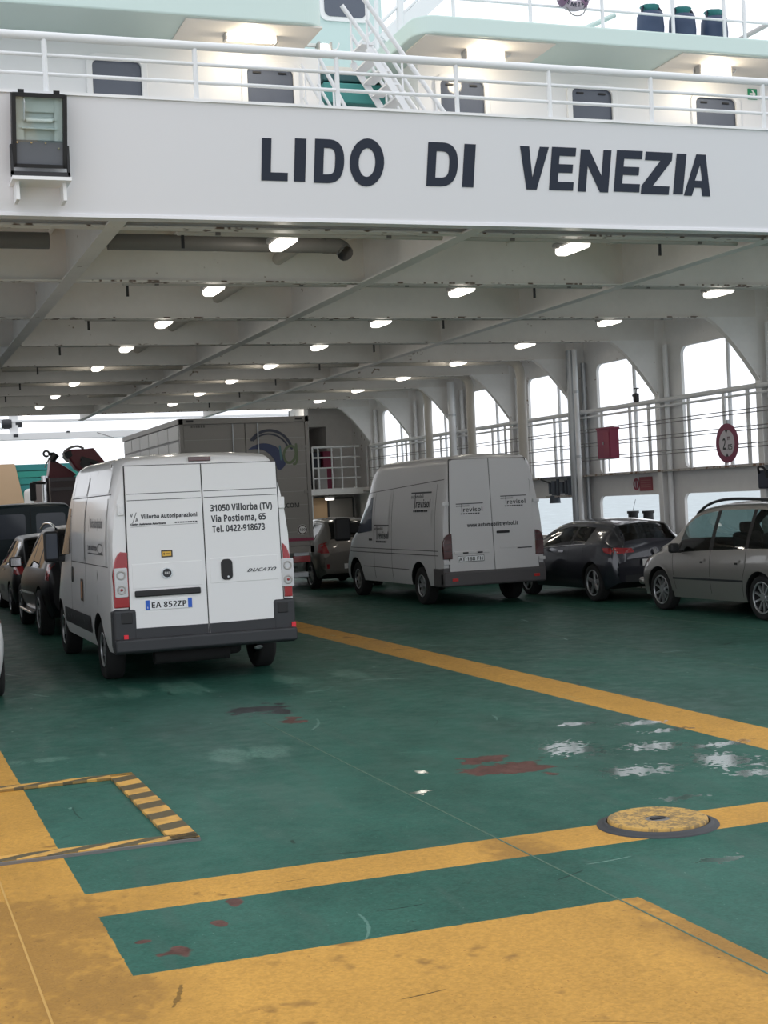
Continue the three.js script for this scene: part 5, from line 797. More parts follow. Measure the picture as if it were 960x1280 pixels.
{ // dark teal van further ahead
  const ZR = -33.7, XC = 3.55, o = thing('dark_van', 'dark teal van with two rear windows ahead of the black cars', 'van', [XC, 0, ZR]);
  const geos = loftBody({ L: 5.0, wheelR: 0.33, arch: 0.4, axles: [0.9, 4.1], tm: 0.5, cr: 0.12, crown: 0.03, taper: 0.05, key: (s, z) => z === 'under' ? 'under' : 'body', top: [[0, 2.1], [0.05, 2.16], [0.3, 2.2], [3.4, 2.2], [3.8, 2.1], [4.4, 1.3], [4.9, 1.0], [5, 0.8]], belt: [[0, 1.2], [4, 1.15], [5, 0.6]], wMid: [[0, 1.0], [4, 1.0], [5, 0.8]], wBelt: [[0, 0.99], [4, 0.98], [5, 0.7]], wTop: [[0, 0.9], [4, 0.85], [5, 0.6]], sill: [[0, 0.4], [5, 0.36]] });
  add('body', geos.body, M.carTeal, o); add('underbody', geos.under, M.under, o); const T = targetOf([geos.body]);
  for (const s of [0.9, 4.1]) for (const d of [-1, 1]) wheel(o, d * 0.87, s, 0.33, 0.22, 0.2, 'steel');
  for (const d of [-1, 1]) { add('rear_window', drape(T, rounded(d > 0 ? 0.12 : -0.78, d > 0 ? 0.78 : -0.12, 1.42, 1.98, 0.08), 'rear', 0.006), M.pane, o); add('tail_light', drape(T, rounded(d > 0 ? 0.86 : -0.96, d > 0 ? 0.96 : -0.86, 0.85, 1.25, 0.03), 'rear', 0.01), M.redlens, o); }
  add('door_gap', box(0.01, 1.7, 0.004, 0, 1.3, 0.002), M.black, o); add('rear_bumper', rbox(1.95, 0.22, 0.16, 0, 0.48, 0.0, 0.05), M.plastic, o); plate(o, '', -0.4, 0.9, 0.012);
  both((v) => { for (const [a, b] of [[0.4, 1.9], [2.1, 3.2]]) add('side_window', drape(T, rounded(a, b, 1.35, 1.95, 0.08), v, 0.006), M.pane, o); });
  add('windscreen', drape(T, [[-0.75, 1.35], [0.75, 1.35], [0.7, 2.0], [-0.7, 2.0]], 'front', 0.006), M.pane, o);
}

// ---------------------------------------------------------------- box lorry
{
  const ZR = -27.3, rt = onZ(386, 560, ZR), lt = onZ(225, 560, ZR), XC = (rt.x + lt.x) / 2, W = rt.x - lt.x, top = onZ(300, 522, ZR).y, y0 = 0.95, LB = 6.3;
  const o = thing('box_lorry', 'tall pale box lorry with a dark blue company emblem on its rear doors', 'lorry', [XC, 0, ZR]);
  const R = (px, py) => { const p = onZ(px, py, ZR); return [p.x - XC, p.y]; };
  add('cargo_box', box(W - 0.02, top - y0 - 0.02, LB - 0.04, 0, (top + y0) / 2, -LB / 2), std({ color: lin(0.2, 0.2, 0.2), roughness: 0.5 }), o);
  const fr = add('door_frame', merge([box(0.07, top - y0, 0.08, -W / 2 + 0.035, (top + y0) / 2, 0.0), box(0.07, top - y0, 0.08, W / 2 - 0.035, (top + y0) / 2, 0), box(W, 0.11, 0.08, 0, top - 0.055, 0), box(W, 0.13, 0.08, 0, y0 + 0.065, 0)]), M.boxGrey, o);
  for (const d of [-1, 1]) {
    const dr = add('rear_door', box(W / 2 - 0.085, top - y0 - 0.26, 0.03, d * (W / 4 - 0.035), (top + y0) / 2 + 0.01, 0.012), M.boxGrey, o);
    for (let i = 1; i < 9; i++) add('board_line', box(W / 2 - 0.1, 0.006, 0.004, d * (W / 4 - 0.035), y0 + 0.15 + i * (top - y0 - 0.3) / 9, 0.028), M.lampBody, dr);
    add('lock_bar', bar(V(d * 0.25, y0 + 0.1, 0.05), V(d * 0.25, top - 0.12, 0.05), 0.014, 8), M.galv, dr); for (const y of [0.3, 1.2, 2.1]) add('hinge', box(0.1, 0.05, 0.03, d * (W / 2 - 0.1), y0 + y, 0.035), M.boxGrey, dr);
  }
  for (const d of [-1, 1]) add('marker_lamp', box(0.14, 0.04, 0.03, d * (W / 2 - 0.2), top - 0.05, 0.045), M.black, o);
  // side panels: rows of boards between posts, each board its own piece
  for (const d of [-1, 1]) for (let i = 0; i < 6; i++) {
    for (let j = 0; j < 8; j++) { const hz = (top - y0 - 0.2) / 8, lz = (LB - 0.1) / 6; add('side_board', box(0.03, hz - 0.045, lz - 0.05, d * (W / 2 - 0.008), y0 + 0.1 + hz * (j + 0.5), -0.05 - lz * (i + 0.5)), M.boxWhite, o); }
  }
  add('top_rail', merge([box(0.05, 0.1, LB, -W / 2, top - 0.05, -LB / 2), box(0.05, 0.1, LB, W / 2, top - 0.05, -LB / 2)]), M.boxGrey, o); add('bottom_rail', merge([box(0.05, 0.12, LB, -W / 2, y0 + 0.05, -LB / 2), box(0.05, 0.12, LB, W / 2, y0 + 0.05, -LB / 2)]), M.boxGrey, o);
  { const a = R(303, 537), b = R(376, 588); print('emblem', b[0] - a[0], a[1] - b[1], [440, 310], (c) => {
      c.lineCap = 'round'; c.strokeStyle = '#1b2238'; c.lineWidth = 20; c.beginPath(); c.arc(200, 190, 178, -2.45, -0.25); c.stroke(); c.lineWidth = 12; c.beginPath(); c.arc(190, 210, 172, -2.3, -0.5); c.stroke();
      c.fillStyle = '#22305a'; c.beginPath(); c.moveTo(30, 150); c.quadraticCurveTo(130, 70, 250, 130); c.quadraticCurveTo(300, 170, 320, 260); c.quadraticCurveTo(280, 320, 250, 290); c.quadraticCurveTo(240, 190, 140, 150); c.quadraticCurveTo(80, 140, 30, 150); c.fill();
      c.strokeStyle = '#46707a'; c.lineWidth = 16; c.beginPath(); c.moveTo(280, 130); c.lineTo(288, 225); c.stroke(); c.strokeStyle = '#5b6a4a'; c.lineWidth = 18; c.beginPath(); c.ellipse(356, 190, 46, 62, 0.3, 0, 6.3); c.stroke(); c.beginPath(); c.moveTo(408, 120); c.lineTo(412, 210); c.quadraticCurveTo(410, 262, 385, 262); c.stroke(); }, o, (m) => m.position.set((a[0] + b[0]) / 2, (a[1] + b[1]) / 2, 0.034)); }
  { const p = R(356, 632); print('web_lettering', 0.62, 0.16, [310, 80], (c) => { c.fillStyle = '#26262a'; c.font = 'bold 62px sans-serif'; c.textAlign = 'right'; c.fillText('.COM', 304, 62); }, o, (m) => m.position.set(p[0] + 0.0, p[1], 0.034)); }
  { const p = R(247, 533); print('maker_lettering', 0.3, 0.09, [150, 44], (c) => { c.fillStyle = '#55524e'; for (let i = 0; i < 6; i++) c.fillRect(4 + i * 24, 12, 17, 24); }, o, (m) => m.position.set(p[0], p[1], 0.034)); }
  { const p = R(377.5, 662); const s = add('speed_disc', new THREE.CylinderGeometry(0.1, 0.1, 0.004, 24).rotateX(Math.PI / 2).translate(p[0], p[1], 0.03), M.white, o); print('speed_print', 0.2, 0.2, [96, 96], (c) => { c.strokeStyle = '#3a1418'; c.lineWidth = 10; c.beginPath(); c.arc(48, 48, 40, 0, 7); c.stroke(); c.fillStyle = '#1a1a1a'; c.font = 'bold 36px sans-serif'; c.textAlign = 'center'; c.fillText('100', 48, 61); }, s, (m) => m.position.set(p[0], p[1], 0.035)); }
  add('red_band', box(W, 0.06, 0.01, 0, R(380, 674)[1], 0.046), M.red, o);
  add('chassis', merge([box(0.12, 0.22, 8.2, -0.42, 0.76, -4.1), box(0.12, 0.22, 8.2, 0.42, 0.76, -4.1)]), M.under, o); add('underrun_bar', rbox(W - 0.1, 0.12, 0.08, 0, 0.5, -0.25, 0.02), M.galv, o);
  for (const d of [-1, 1]) { const l = add('tail_light', rbox(0.36, 0.13, 0.05, d * (W / 2 - 0.25), y0 - 0.13, -0.02, 0.01), M.redlens, o); add('light_bracket', box(0.3, 0.06, 0.04, d * (W / 2 - 0.25), y0 - 0.03, -0.05), M.galv, l); for (const s of [2.1, 7.0]) { wheel(o, d * (W / 2 - 0.16), s, 0.46, 0.28, 0.27, 'steel'); if (s < 3) wheel(o, d * (W / 2 - 0.46), s, 0.46, 0.28, 0.27, 'steel'); } add('mudflap', box(0.5, 0.4, 0.02, d * (W / 2 - 0.3), 0.45, -1.45), M.black, o); }
  const cab = add('cab', rbox(W - 0.15, 2.0, 1.7, 0, 1.65, -LB - 1.0, 0.15, 3), M.boxWhite, o); add('windscreen', rbox(W - 0.4, 0.8, 0.03, 0, 2.05, -LB - 1.86, 0.01), M.pane, cab);
}
// ---------------------------------------------------------------- crane lorry beyond, with folded red crane
{
  const ZR = -40.2, P = (px, py) => { const p = onZ(px, py, ZR); return [p.x, p.y]; }, bx = P(63, 600), XL = bx[0], o = thing('crane_lorry', 'grey tipper lorry with a folded dark red loader crane', 'lorry', [XL, 0, ZR]);
  const Q = (px, py) => { const p = P(px, py); return [p[0] - XL, p[1]]; }, yT = Q(70, 597)[1], yB = 1.0, W = 2.45;
  const tb = add('tailboard', box(W, yT - yB, 0.08, W / 2, (yT + yB) / 2, 0), std({ color: lin(0.075, 0.055, 0.06), roughness: 0.5 }), o); for (const y of [yT - 0.06, yB + 0.08, yT - 0.32]) add('rib', box(W + 0.02, 0.09, 0.06, W / 2, y, 0.05), std({ color: lin(0.1, 0.09, 0.1), roughness: 0.5 }), tb);
  add('load_body', merge([box(0.08, yT - yB, 4.4, 0.04, (yT + yB) / 2, -2.2), box(0.08, yT - yB, 4.4, W - 0.04, (yT + yB) / 2, -2.2), box(W, 0.1, 4.4, W / 2, yB, -2.2)]), std({ color: lin(0.08, 0.06, 0.065), roughness: 0.5 }), o);
  add('chassis', box(1.0, 0.25, 7.2, W / 2, 0.8, -3.6), M.under, o); for (const d of [0.2, W - 0.2]) for (const s of [1.0, 6.2]) wheel(o, d, s, 0.48, 0.3, 0.28, 'steel');
  const cab = add('cab', rbox(W, 2.1, 1.8, W / 2, 1.75, -6.4, 0.15, 3), M.boxWhite, o); add('windscreen', rbox(W - 0.3, 0.8, 0.03, W / 2, 2.2, -7.31, 0.01), M.pane, cab);
  { const a = Q(54, 597), b = Q(60, 632); add('exhaust_stack', bar(V(-0.12, b[1] - 0.6, -0.2), V(-0.12, a[1] + 0.05, -0.2), 0.1, 14), M.chrome, o); }
  { const a = Q(37, 608), b = Q(46, 632), c = Q(57, 606); const m = add('wing_mirror', rbox(b[0] - a[0], 0.5, 0.12, (a[0] + b[0]) / 2, a[1] - 0.15, 0, 0.04), M.black, o); add('mirror_arm', bar(V((a[0] + b[0]) / 2, a[1] + 0.1, 0), V(c[0], c[1] + 0.05, -0.1), 0.04, 8), M.black, m); }
  const poly = (pts) => shapeOf(pts.map(([x, y]) => Q(x, y)));
  add('crane_column', extrude(poly([[62, 598], [64, 585], [65, 571], [73, 576], [83, 582], [98, 592], [92, 598]]), 0.5, 0.03).translate(0, 0, -0.9), M.crane, o);
  add('crane_boom', extrude(poly([[80, 566], [86, 562], [108, 561], [116, 560], [131, 578], [122, 586], [104, 592], [94, 586]]), 0.45, 0.05).translate(0, 0, -0.35), M.crane, o);
  add('crane_ram', bar(V(...Q(100, 573), 0.12), V(...Q(122, 580), 0.12), 0.07, 10), M.plastic, o); add('crane_pivot', new THREE.CylinderGeometry(0.13, 0.13, 0.62, 16).rotateX(Math.PI / 2).translate(...Q(105, 580), -0.1), M.plastic, o); add('crane_knuckle', extrude(poly([[79, 566], [88, 563], [90, 570], [84, 574]]), 0.5, 0.02).translate(0, 0, -0.36), M.black, o);
  add('hose', tube([[79, 572], [80, 565], [87, 560], [97, 558], [104, 561]].map((q) => V(...Q(...q), 0.1)), 0.035, 20, 6), M.wire, o); add('hose', tube([[78, 571], [83, 576], [86, 577]].map((q) => V(...Q(...q), 0.15)), 0.04, 12, 6), M.wire, o);
  add('hook_arm', bar(V(...Q(66, 575), -0.3), V(...Q(72, 567), -0.3), 0.1, 8), M.black, o); add('hook', new THREE.TorusGeometry(0.075, 0.028, 8, 18, 5.4).translate(...Q(59.5, 566.5), -0.3), M.black, o); add('hook_link', bar(V(...Q(62, 567), -0.3), V(...Q(70, 567), -0.3), 0.05, 8), M.black, o); add('hook_chain', tube([[65, 571], [60, 578], [58, 584]].map((q) => V(...Q(...q), -0.3)), 0.02, 8, 5), M.wire, o);
}

// ---------------------------------------------------------------- things on the ship side
{ // height limit sign hung on the railing
  const c = onX(909, 554, PX - 0.1), o = thing('height_limit_sign', 'round red rimmed height limit sign reading 2.05 hung on the side railing', 'sign', [PX - 0.1, c.y, c.z], -Math.PI / 2);
  add('disc', new THREE.CylinderGeometry(0.33, 0.33, 0.012, 40).rotateX(Math.PI / 2), std({ color: lin(0.24, 0.04, 0.09), roughness: 0.5 }), o);
  add('face', new THREE.CylinderGeometry(0.225, 0.225, 0.004, 40).rotateX(Math.PI / 2).translate(0, 0, 0.007), std({ color: lin(0.62, 0.58, 0.62), roughness: 0.5 }), o);
  print('limit_print', 0.42, 0.46, [256, 280], (c2) => { c2.fillStyle = '#23262c'; c2.font = 'bold 130px sans-serif'; c2.textAlign = 'center'; c2.setTransform(0.85, 0, 0, 1.25, 82, 205); c2.fillText('2', 0, 0); c2.setTransform(1, 0, 0, 1, 0, 0); c2.font = 'bold 66px sans-serif'; c2.fillStyle = '#5b3a4a'; c2.fillText('m', 168, 110); c2.fillStyle = '#23262c'; c2.font = 'bold 76px sans-serif'; c2.fillText('.05', 176, 206); c2.beginPath(); c2.moveTo(100, 4); c2.lineTo(156, 4); c2.lineTo(128, 44); c2.fill(); c2.beginPath(); c2.moveTo(104, 276); c2.lineTo(152, 276); c2.lineTo(128, 238); c2.fill(); }, o, (m) => m.position.set(0, 0, 0.0105));
  add('clip', box(0.06, 0.1, 0.05, 0, 0.34, -0.03), M.galv, o);
}
{ const a = onX(757, 536, PX - 0.12), b = onX(775, 572, PX - 0.12), o = thing('fire_box', 'red metal fire box hung on the side railing', 'box', [PX - 0.22, b.y, (a.z + b.z) / 2], -Math.PI / 2), w = b.z - a.z, h = a.y - b.y;
  add('body', rbox(w, h, 0.2, 0, h / 2, 0, 0.015), M.red, o); add('lid', rbox(w + 0.03, 0.04, 0.23, 0, h - 0.01, 0, 0.01), M.red, o); add('door', box(w * 0.42, h - 0.12, 0.01, w * 0.24, h / 2 - 0.02, 0.103), std({ color: lin(0.28, 0.02, 0.06), roughness: 0.45 }), o); add('latch', box(0.03, 0.06, 0.02, w * 0.02, h / 2, 0.108), M.galv, o); add('rope_end', tube([V(w * 0.3, 0, 0.08), V(w * 0.31, -0.1, 0.09), V(w * 0.27, -0.2, 0.08), V(w * 0.3, -0.26, 0.08)], 0.01, 12, 5), M.wire, o); }
{ const a = onX(791, 597, HX - 0.04), b = onX(816, 613, HX - 0.04), w = b.z - a.z, h = a.y - b.y, o = thing('no_smoking_sign', 'red no smoking notice on the white side wall', 'sign', [HX - 0.038, (a.y + b.y) / 2, (a.z + b.z) / 2], -Math.PI / 2);
  add('notice', box(w * 0.66, h, 0.008, w * 0.17, 0, 0), std({ color: lin(0.3, 0.045, 0.06), roughness: 0.5 }), o);
  const ring = add('prohibition_ring', new THREE.TorusGeometry(0.095, 0.022, 8, 28).scale(1, 1, 0.25).translate(-w * 0.33, 0, 0.004), std({ color: lin(0.3, 0.03, 0.06), roughness: 0.5 }), o); add('slash', box(0.03, 0.18, 0.006, -w * 0.33, 0, 0.005), M.red, ring); add('backing', new THREE.CylinderGeometry(0.1, 0.1, 0.006, 24).rotateX(Math.PI / 2).translate(-w * 0.33, 0, 0), std({ color: lin(0.5, 0.42, 0.44), roughness: 0.5 }), ring);
  for (let i = 0; i < 4; i++) add('text_line', box(w * 0.5, 0.012, 0.003, w * 0.17, h * (0.25 - i * 0.16), 0.005), std({ color: lin(0.4, 0.16, 0.16), roughness: 0.5 }), o); }
{ const p = onX(797, 512, PX), o = thing('deck_speaker', 'small black device standing on the side handrail', 'device', [PX - 0.02, 3.53, p.z]);
  add('body', rbox(0.09, 0.16, 0.1, 0, 0.08, 0, 0.02), M.black, o); add('stalk', bar(V(0, 0.14, 0), V(0, 0.24, 0.02), 0.012, 6), M.black, o); add('cap', rbox(0.06, 0.02, 0.12, 0, 0.25, 0.02, 0.006), M.black, o); add('snout', bar(V(0, 0.11, -0.04), V(0, 0.13, -0.1), 0.03, 8), M.black, o); }
{ const a = onX(682, 598, PX + 0.02), b = onX(722, 622, PX + 0.02), w = b.z - a.z, h = a.y - b.y, o = thing('valve_rack', 'grey blue rack of pump cylinders mounted under the side ledge', 'machinery', [PX, b.y, (a.z + b.z) / 2], -Math.PI / 2), bl = std({ color: lin(0.1, 0.12, 0.15), roughness: 0.5, metalness: 0.3 });
  add('top_plate', box(w, 0.03, 0.2, 0, h, 0), bl, o); add('bottom_plate', box(w * 0.8, 0.03, 0.2, 0.1, 0.04, 0), M.dirty, o);
  for (let i = 0; i < 6; i++) add('cylinder', tr(new THREE.CylinderGeometry(0.035 + 0.02 * (i % 2), 0.035 + 0.02 * (i % 2), h * (0.55 + 0.3 * ((i * 7) % 3) / 2), 10), -w * 0.28 + i * w * 0.13, h * 0.5, 0.04), bl, o);
  add('motor', new THREE.CylinderGeometry(0.1, 0.12, 0.16, 14).translate(-w * 0.12, -0.02, 0.05), bl, o); add('lever', bar(V(-w * 0.5, h * 0.95, 0.1), V(-w * 0.2, h * 0.75, 0.1), 0.015, 6), M.black, o); }
{ const p = onX(957, 600, PX), o = thing('hydraulic_unit', 'dark hydraulic unit fixed under the ledge behind the silver carrier', 'machinery', [PX, 1.86, p.z + 0.12], -Math.PI / 2); add('block', rbox(0.4, 0.3, 0.2, 0, 0.1, 0, 0.03), M.navy, o); add('hose', tube([V(-0.15, 0.2, 0.1), V(-0.1, 0.3, 0.14), V(0.05, 0.28, 0.14), V(0.1, 0.12, 0.12)], 0.02, 14, 6), M.black, o); }
{ // twin mooring bollards seen through the lower opening, on the hull rubbing strake outside
  const st = add('rubbing_strake', metric(span(14.05, 14.6, 0.55, 0.75, END, FRONT)), M.dirty); structure(st, 'steel strake along the outside of the ship side', 'strake');
  const x = 14.35, a = onX(792, 655, x), b = onX(811, 655, x), o = thing('mooring_bollards', 'pair of black mooring bollards outside the lower opening', 'bollard', [x, 0.75, (a.z + b.z) / 2]), d = (b.z - a.z) / 2;
  add('base', box(0.3, 0.04, Math.abs(d) * 2 + 0.5, 0, 0.02, 0), M.black, o); for (const s of [-1, 1]) { const h = onX(800, 640, x).y - 0.75; add('post', tr(new THREE.CylinderGeometry(0.1, 0.1, h, 16), 0, h / 2, s * d), M.black, o); add('post_cap', tr(new THREE.CylinderGeometry(0.12, 0.12, 0.05, 16), 0, h, s * d), M.black, o); } }

// ---------------------------------------------------------------- forward end: bulkhead with landing, gantry, raised ramp
{
  const z = -39.6, P = (px, py) => onZ(px, py, z), xl = P(384, 600).x, yF = P(430, 610).y;
  const oa = P(392, 560).x, ob = P(428, 560).x, oy = P(400, 530).y, zb = z - 1.5;    // open passage behind the landing
  const w = add('wall_forward', metric(merge([span(xl, oa, yF, UNDER, zb - 0.1, zb), span(ob, HX, yF, UNDER, zb - 0.1, zb), span(oa, ob, oy, UNDER, zb - 0.1, zb), span(xl, xl + 0.12, 0, UNDER, zb - 0.1, z - 0.02), span(xl + 0.12, P(392, 640).x, 0, yF, z - 0.1, z), span(xl, HX, yF - 0.18, yF, zb - 2.6, z + 0.02), span(xl, HX, 0, yF, zb - 0.1, zb), span(oa - 0.1, oa, yF, oy, zb - 2.6, zb - 0.1), span(ob, ob + 0.1, yF, oy, zb - 2.6, zb - 0.1), span(oa - 0.1, ob + 0.1, oy, oy + 0.1, zb - 2.6, zb - 0.1), span(oa - 0.1, ob + 0.1, yF, oy + 0.1, zb - 2.7, zb - 2.6)])), M.hull); structure(w, 'white forward bulkhead with raised landing and doors below', 'wall');
  const r = thing('landing_railing', 'white railing of the raised landing on the forward bulkhead', 'railing', [0, yF, z]);
  const x0 = P(392, 600).x, x1 = 13.6; for (const y of [0.3, 0.6, 0.9, 1.2]) add('rail', bar(V(x0, y, 0), V(x1, y, 0), y > 1 ? 0.035 : 0.022, 8), M.rail, r); for (const px of [392, 399, 416, 428, 445, 460]) add('post', bar(V(P(px, 600).x, 0, 0), V(P(px, 600).x, 1.2, 0), 0.025, 8), M.rail, r);
  for (const [px0, px1, py0, py1, m, lab, nm] of [[403, 411, 571, 610, M.navy, 'dark blue locker on the raised landing', 'blue_locker'], [416, 427, 569, 609, M.red, 'dark red cabinet on the raised landing', 'red_cabinet'], [401, 413, 592, 610, M.lampBody, 'grey box on the raised landing', 'grey_box']]) { const a = P(px0, py1), b = P(px1, py0), t = thing(nm, lab, 'locker', [(a.x + b.x) / 2, yF, z - (nm === 'grey_box' ? 0.5 : 1.0)]); add('body', rbox(b.x - a.x, b.y - a.y + 0.2, 0.4, 0, (b.y - a.y + 0.2) / 2, 0, 0.02), m, t); add('door_panel', box((b.x - a.x) * 0.8, (b.y - a.y) * 0.8, 0.01, 0, (b.y - a.y) / 2, 0.205), m, t); }
  const d = thing('wooden_cabinet', 'beige cabinet doors below the landing of the forward bulkhead', 'cabinet', [P(412, 640).x, 0, z - 1.1]), hh = P(412, 622).y;
  for (const [a, b] of [[393, 399], [401, 421]]) add('door', rbox(P(b, 640).x - P(a, 640).x, hh, 0.05, (P(b, 640).x + P(a, 640).x) / 2 - P(412, 640).x, hh / 2, 0.2, 0.01), M.door, d); add('carcass', box(0.75, hh, 0.34, -0.15, hh / 2, 0), M.dirty, d);
  const g = thing('grey_switchboard', 'grey framed board beside the beige cabinet', 'board', [P(433, 640).x + 0.15, 0, z - 1.0]), gh = P(433, 622).y; add('panel', rbox(0.75, gh, 0.1, 0, gh / 2, 0, 0.02), M.boxGrey, g); add('frame', merge([box(0.8, 0.05, 0.14, 0, gh, 0), box(0.05, gh, 0.14, -0.39, gh / 2, 0), box(0.05, gh, 0.14, 0.39, gh / 2, 0)]), M.plastic, g);
  const lp = P(416, 624), l = thing('bulkhead_lamp', 'small lit lamp under the raised landing', 'lamp', [lp.x, yF - 0.3, z - 0.3]); add('housing', rbox(0.3, 0.06, 0.12, 0, 0.06, 0, 0.02), M.lampBody, l); add('diffuser', rbox(0.26, 0.07, 0.11, 0, 0, 0, 0.03), M.glow, l); add('bracket', box(0.04, 0.12, 0.04, 0, 0.13, 0), M.lampBody, l);
  const q = new THREE.RectAreaLight(lin(1, 0.93, 0.82), 20, 0.25, 0.1); q.rotation.x = -Math.PI / 2; q.position.y = -0.04; q.name = 'lamp_light'; l.add(q);
  for (let i = 0; i < 3; i++) add('pipe_run', bar(V(P(402, 620).x, yF - 0.12, z - 0.2 - i * 0.12), V(P(440, 620).x, yF - 0.12, z - 0.2 - i * 0.12), 0.05, 8), i === 1 ? M.red : M.darkpipe, w);
}
{ const b = add('added_bulwark', metric(span(-2.2, -2.1, 0, 3.4, -50, END)), M.hull); structure(b, 'unseen white side wall added along the open bow to block sky reflections', 'wall'); }  // unseen wall added to keep bright sky out of the car sides
{ // gantry over the bow
  const z = -47, P = (px, py) => onZ(px, py, z), a = P(-60, 548), b = P(230, 541), o = thing('bow_gantry', 'pale steel gantry beam across the open bow', 'gantry', [0, 0, z]), h = P(60, 541).y - P(60, 549).y, y = P(60, 545).y;
  add('beam', box(14, h, 0.4, P(60, 545).x + 2, y, 0), M.white, o); add('upper_beam', box(14, 0.06, 0.3, P(60, 545).x + 2, P(60, 526).y, 0), M.white, o); add('beam_mark', box(0.14, 0.09, 0.02, P(19, 545).x, P(19, 545).y, 0.21), M.plastic, o); add('beam_mark', box(0.1, 0.05, 0.02, P(84, 540).x, P(84, 540).y, 0.21), M.plastic, o);
  const p = P(17, 534); add('winch_mast', box(0.26, 0.75, 0.26, p.x, p.y + 0.1, 0), M.white, o); add('winch_drum', new THREE.CylinderGeometry(0.16, 0.16, 0.3, 14).rotateZ(Math.PI / 2).translate(P(8, 531).x, p.y + 0.1, 0.05), M.plastic, o); add('winch_drum', new THREE.CylinderGeometry(0.12, 0.12, 0.2, 14).rotateZ(Math.PI / 2).translate(P(23, 530).x, p.y + 0.1, 0.02), M.plastic, o); add('flange', new THREE.TorusGeometry(0.14, 0.03, 8, 16).translate(P(1, 531).x, p.y + 0.1, 0.1), M.white, o); add('stay', bar(V(P(120, 541).x, P(120, 541).y, 0.2), V(P(142, 548).x, P(142, 548).y, 0.2), 0.012, 5), M.wire, o);
  for (const px of [-40, 330]) add('leg', box(0.4, y, 0.4, P(px, 545).x, y / 2, 0), M.white, o);
}
{ // raised bow ramp: teal slats with a beige face panel
  const z = -49.5, P = (px, py) => onZ(px, py, z), yt = P(40, 580).y, o = thing('bow_ramp', 'raised bow ramp of teal slats with a beige panel', 'ramp', [0, 0, z]), xl = -2, xr = P(160, 600).x, n = 16;  // ramp and beige panel widened out of view, hiding sky from reflections
  for (let i = 0; i < n; i++) add('slat', box(xr - xl, yt / n - 0.03, 0.08, (xl + xr) / 2, yt / n * (i + 0.5), 0), std({ color: lin(0.03, 0.24 + 0.03 * (i % 3), 0.24), roughness: 0.5 }), o);
  add('backing', box(xr - xl, yt - 0.02, 0.04, (xl + xr) / 2, yt / 2, -0.06), M.teal, o);
  const pts = [[-55, 580], [18, 580], [31, 632], [52, 745], [-55, 745]].map((q) => { const p = P(...q); return [q[0] < 0 ? -2 : p.x, q[0] < 0 && q[1] === 580 ? P(18, 580).y : Math.max(0.02, p.y)]; }); add('beige_panel', extrude(shapeOf(pts), 0.05).translate(0, 0, 0.05), M.beige, o);
}
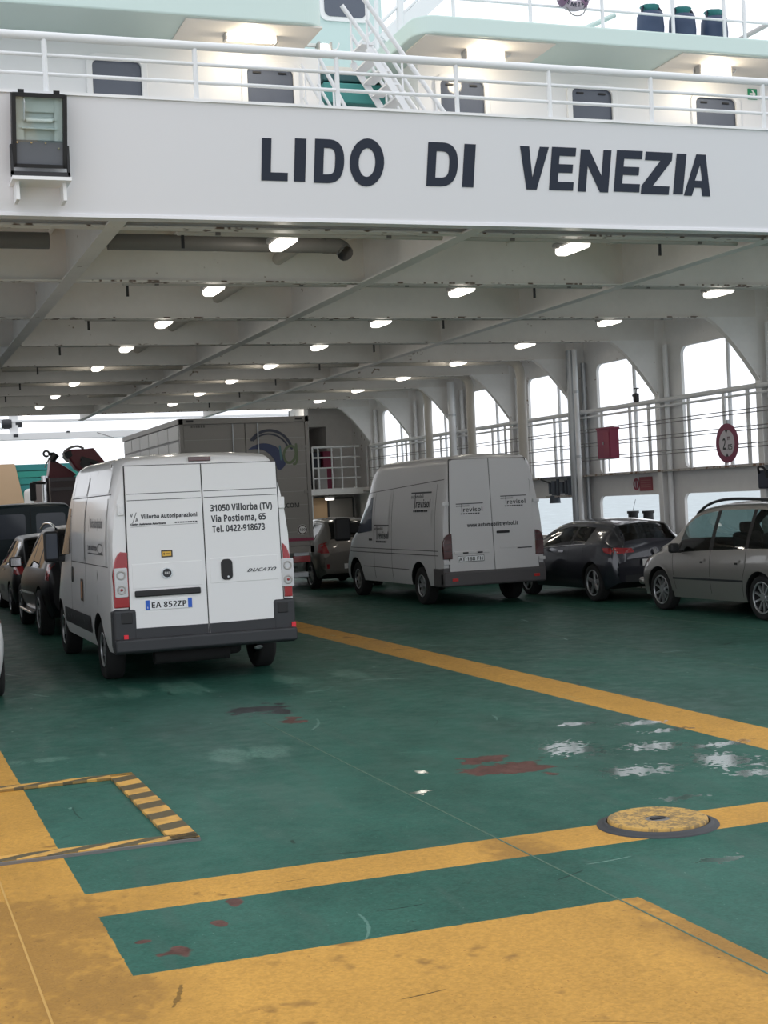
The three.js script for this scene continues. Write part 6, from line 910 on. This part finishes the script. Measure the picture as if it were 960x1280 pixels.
// ---------------------------------------------------------------- on the deck: manhole cover and hatch frame
{
  const c = onY(822, 1026, 0.02), o = thing('manhole_cover', 'round raised manhole cover painted worn yellow on the cross stripe', 'manhole', [c.x, 0, c.z]);
  const worn = dataTex(256, 256, (u, v) => { const q = fbm(u * 14, v * 14, 4, 3), f = vn(u * 60, v * 60, 6), d = sst(0.4, 0.62, q * 0.6 + f * 0.4) * 0.75; return [0.5 + (0.13 - 0.5) * d, 0.3 + (0.095 - 0.3) * d, 0.075 + (0.05 - 0.075) * d]; }, true);
  add('ring', new THREE.LatheGeometry([[0.29, 0], [0.29, 0.024], [0.3, 0.026], [0.312, 0.018], [0.32, 0.008], [0.345, 0.007], [0.347, 0]].map((q) => new THREE.Vector2(...q)), 48), M.plastic, o);
  const cv = add('cover', new THREE.LatheGeometry([[0.07, 0.034], [0.09, 0.04], [0.27, 0.042], [0.283, 0.036], [0.286, 0]].map((q) => new THREE.Vector2(...q)), 48), std({ map: worn, roughness: 0.65 }), o);
  const uv = cv.geometry.attributes.uv, p = cv.geometry.attributes.position; for (let i = 0; i < p.count; i++) uv.setXY(i, p.getX(i) * 1.7 + 0.5, p.getZ(i) * 1.7 + 0.5);
  add('socket', new THREE.CylinderGeometry(0.075, 0.075, 0.02, 20).translate(0, 0.022, 0), M.darkpipe, o); add('socket_plug', rbox(0.09, 0.014, 0.035, 0, 0.036, 0, 0.006), M.black, o);
}
{
  const x1 = 1.74, x0 = 0.28, za = -10.52, zb = -8.24, o = thing('deck_hatch', 'low deck hatch frame with black and yellow hazard stripes', 'hatch', [0, 0, 0]);
  const stripes = (len, w, sl) => dataTex(512, 64, (u, v) => { const x = u * len, y = v * w, n = fbm(x * 9, y * 9 + sl, 3, 5), f = vn(x * 60, y * 60, 7), k = (((x + y * sl) / 0.34) % 1 + 1) % 1 < 0.5; const g = sst(0.42, 0.7, n) * 0.6; const c = k ? [0.6, 0.33, 0.07] : [0.09, 0.07, 0.03]; return c.map((q, i) => q * (1 - g * 0.5) + [0.1, 0.07, 0.035][i] * g * 0.5 + 0.02 * (f - 0.5)); }, true);
  const mk = (w, d, x, z, len, wd, sl, nm) => { const g = rbox(w, 0.024, d, x, 0.012, z, 0.005), p = g.attributes.position, uv = g.attributes.uv; for (let i = 0; i < p.count; i++) uv.setXY(i, w > d ? (p.getX(i) - x + w / 2) / w : (p.getZ(i) - z + d / 2) / d, w > d ? (p.getZ(i) - z + d / 2) / d : (p.getX(i) - x + w / 2) / w); add(nm, g, std({ map: stripes(len, wd, sl), roughness: 0.6 }), o); };
  mk(0.17, zb - za, x1 - 0.085, (za + zb) / 2, zb - za, 0.17, 0.4, 'side_frame'); mk(x1 - x0, 0.11, (x0 + x1) / 2, za + 0.055, x1 - x0, 0.11, 2.2, 'end_frame'); mk(x1 - x0, 0.12, (x0 + x1) / 2, zb - 0.06, x1 - x0, 0.12, 2.2, 'end_frame'); mk(0.1, zb - za, x0 + 0.05, (za + zb) / 2, zb - za, 0.1, 0.4, 'side_frame');
  add('edge_strip', box(x1 - x0, 0.016, 0.02, (x0 + x1) / 2, 0.008, zb + 0.01), M.darkpipe, o);
}
renderer.render(scene, camera);
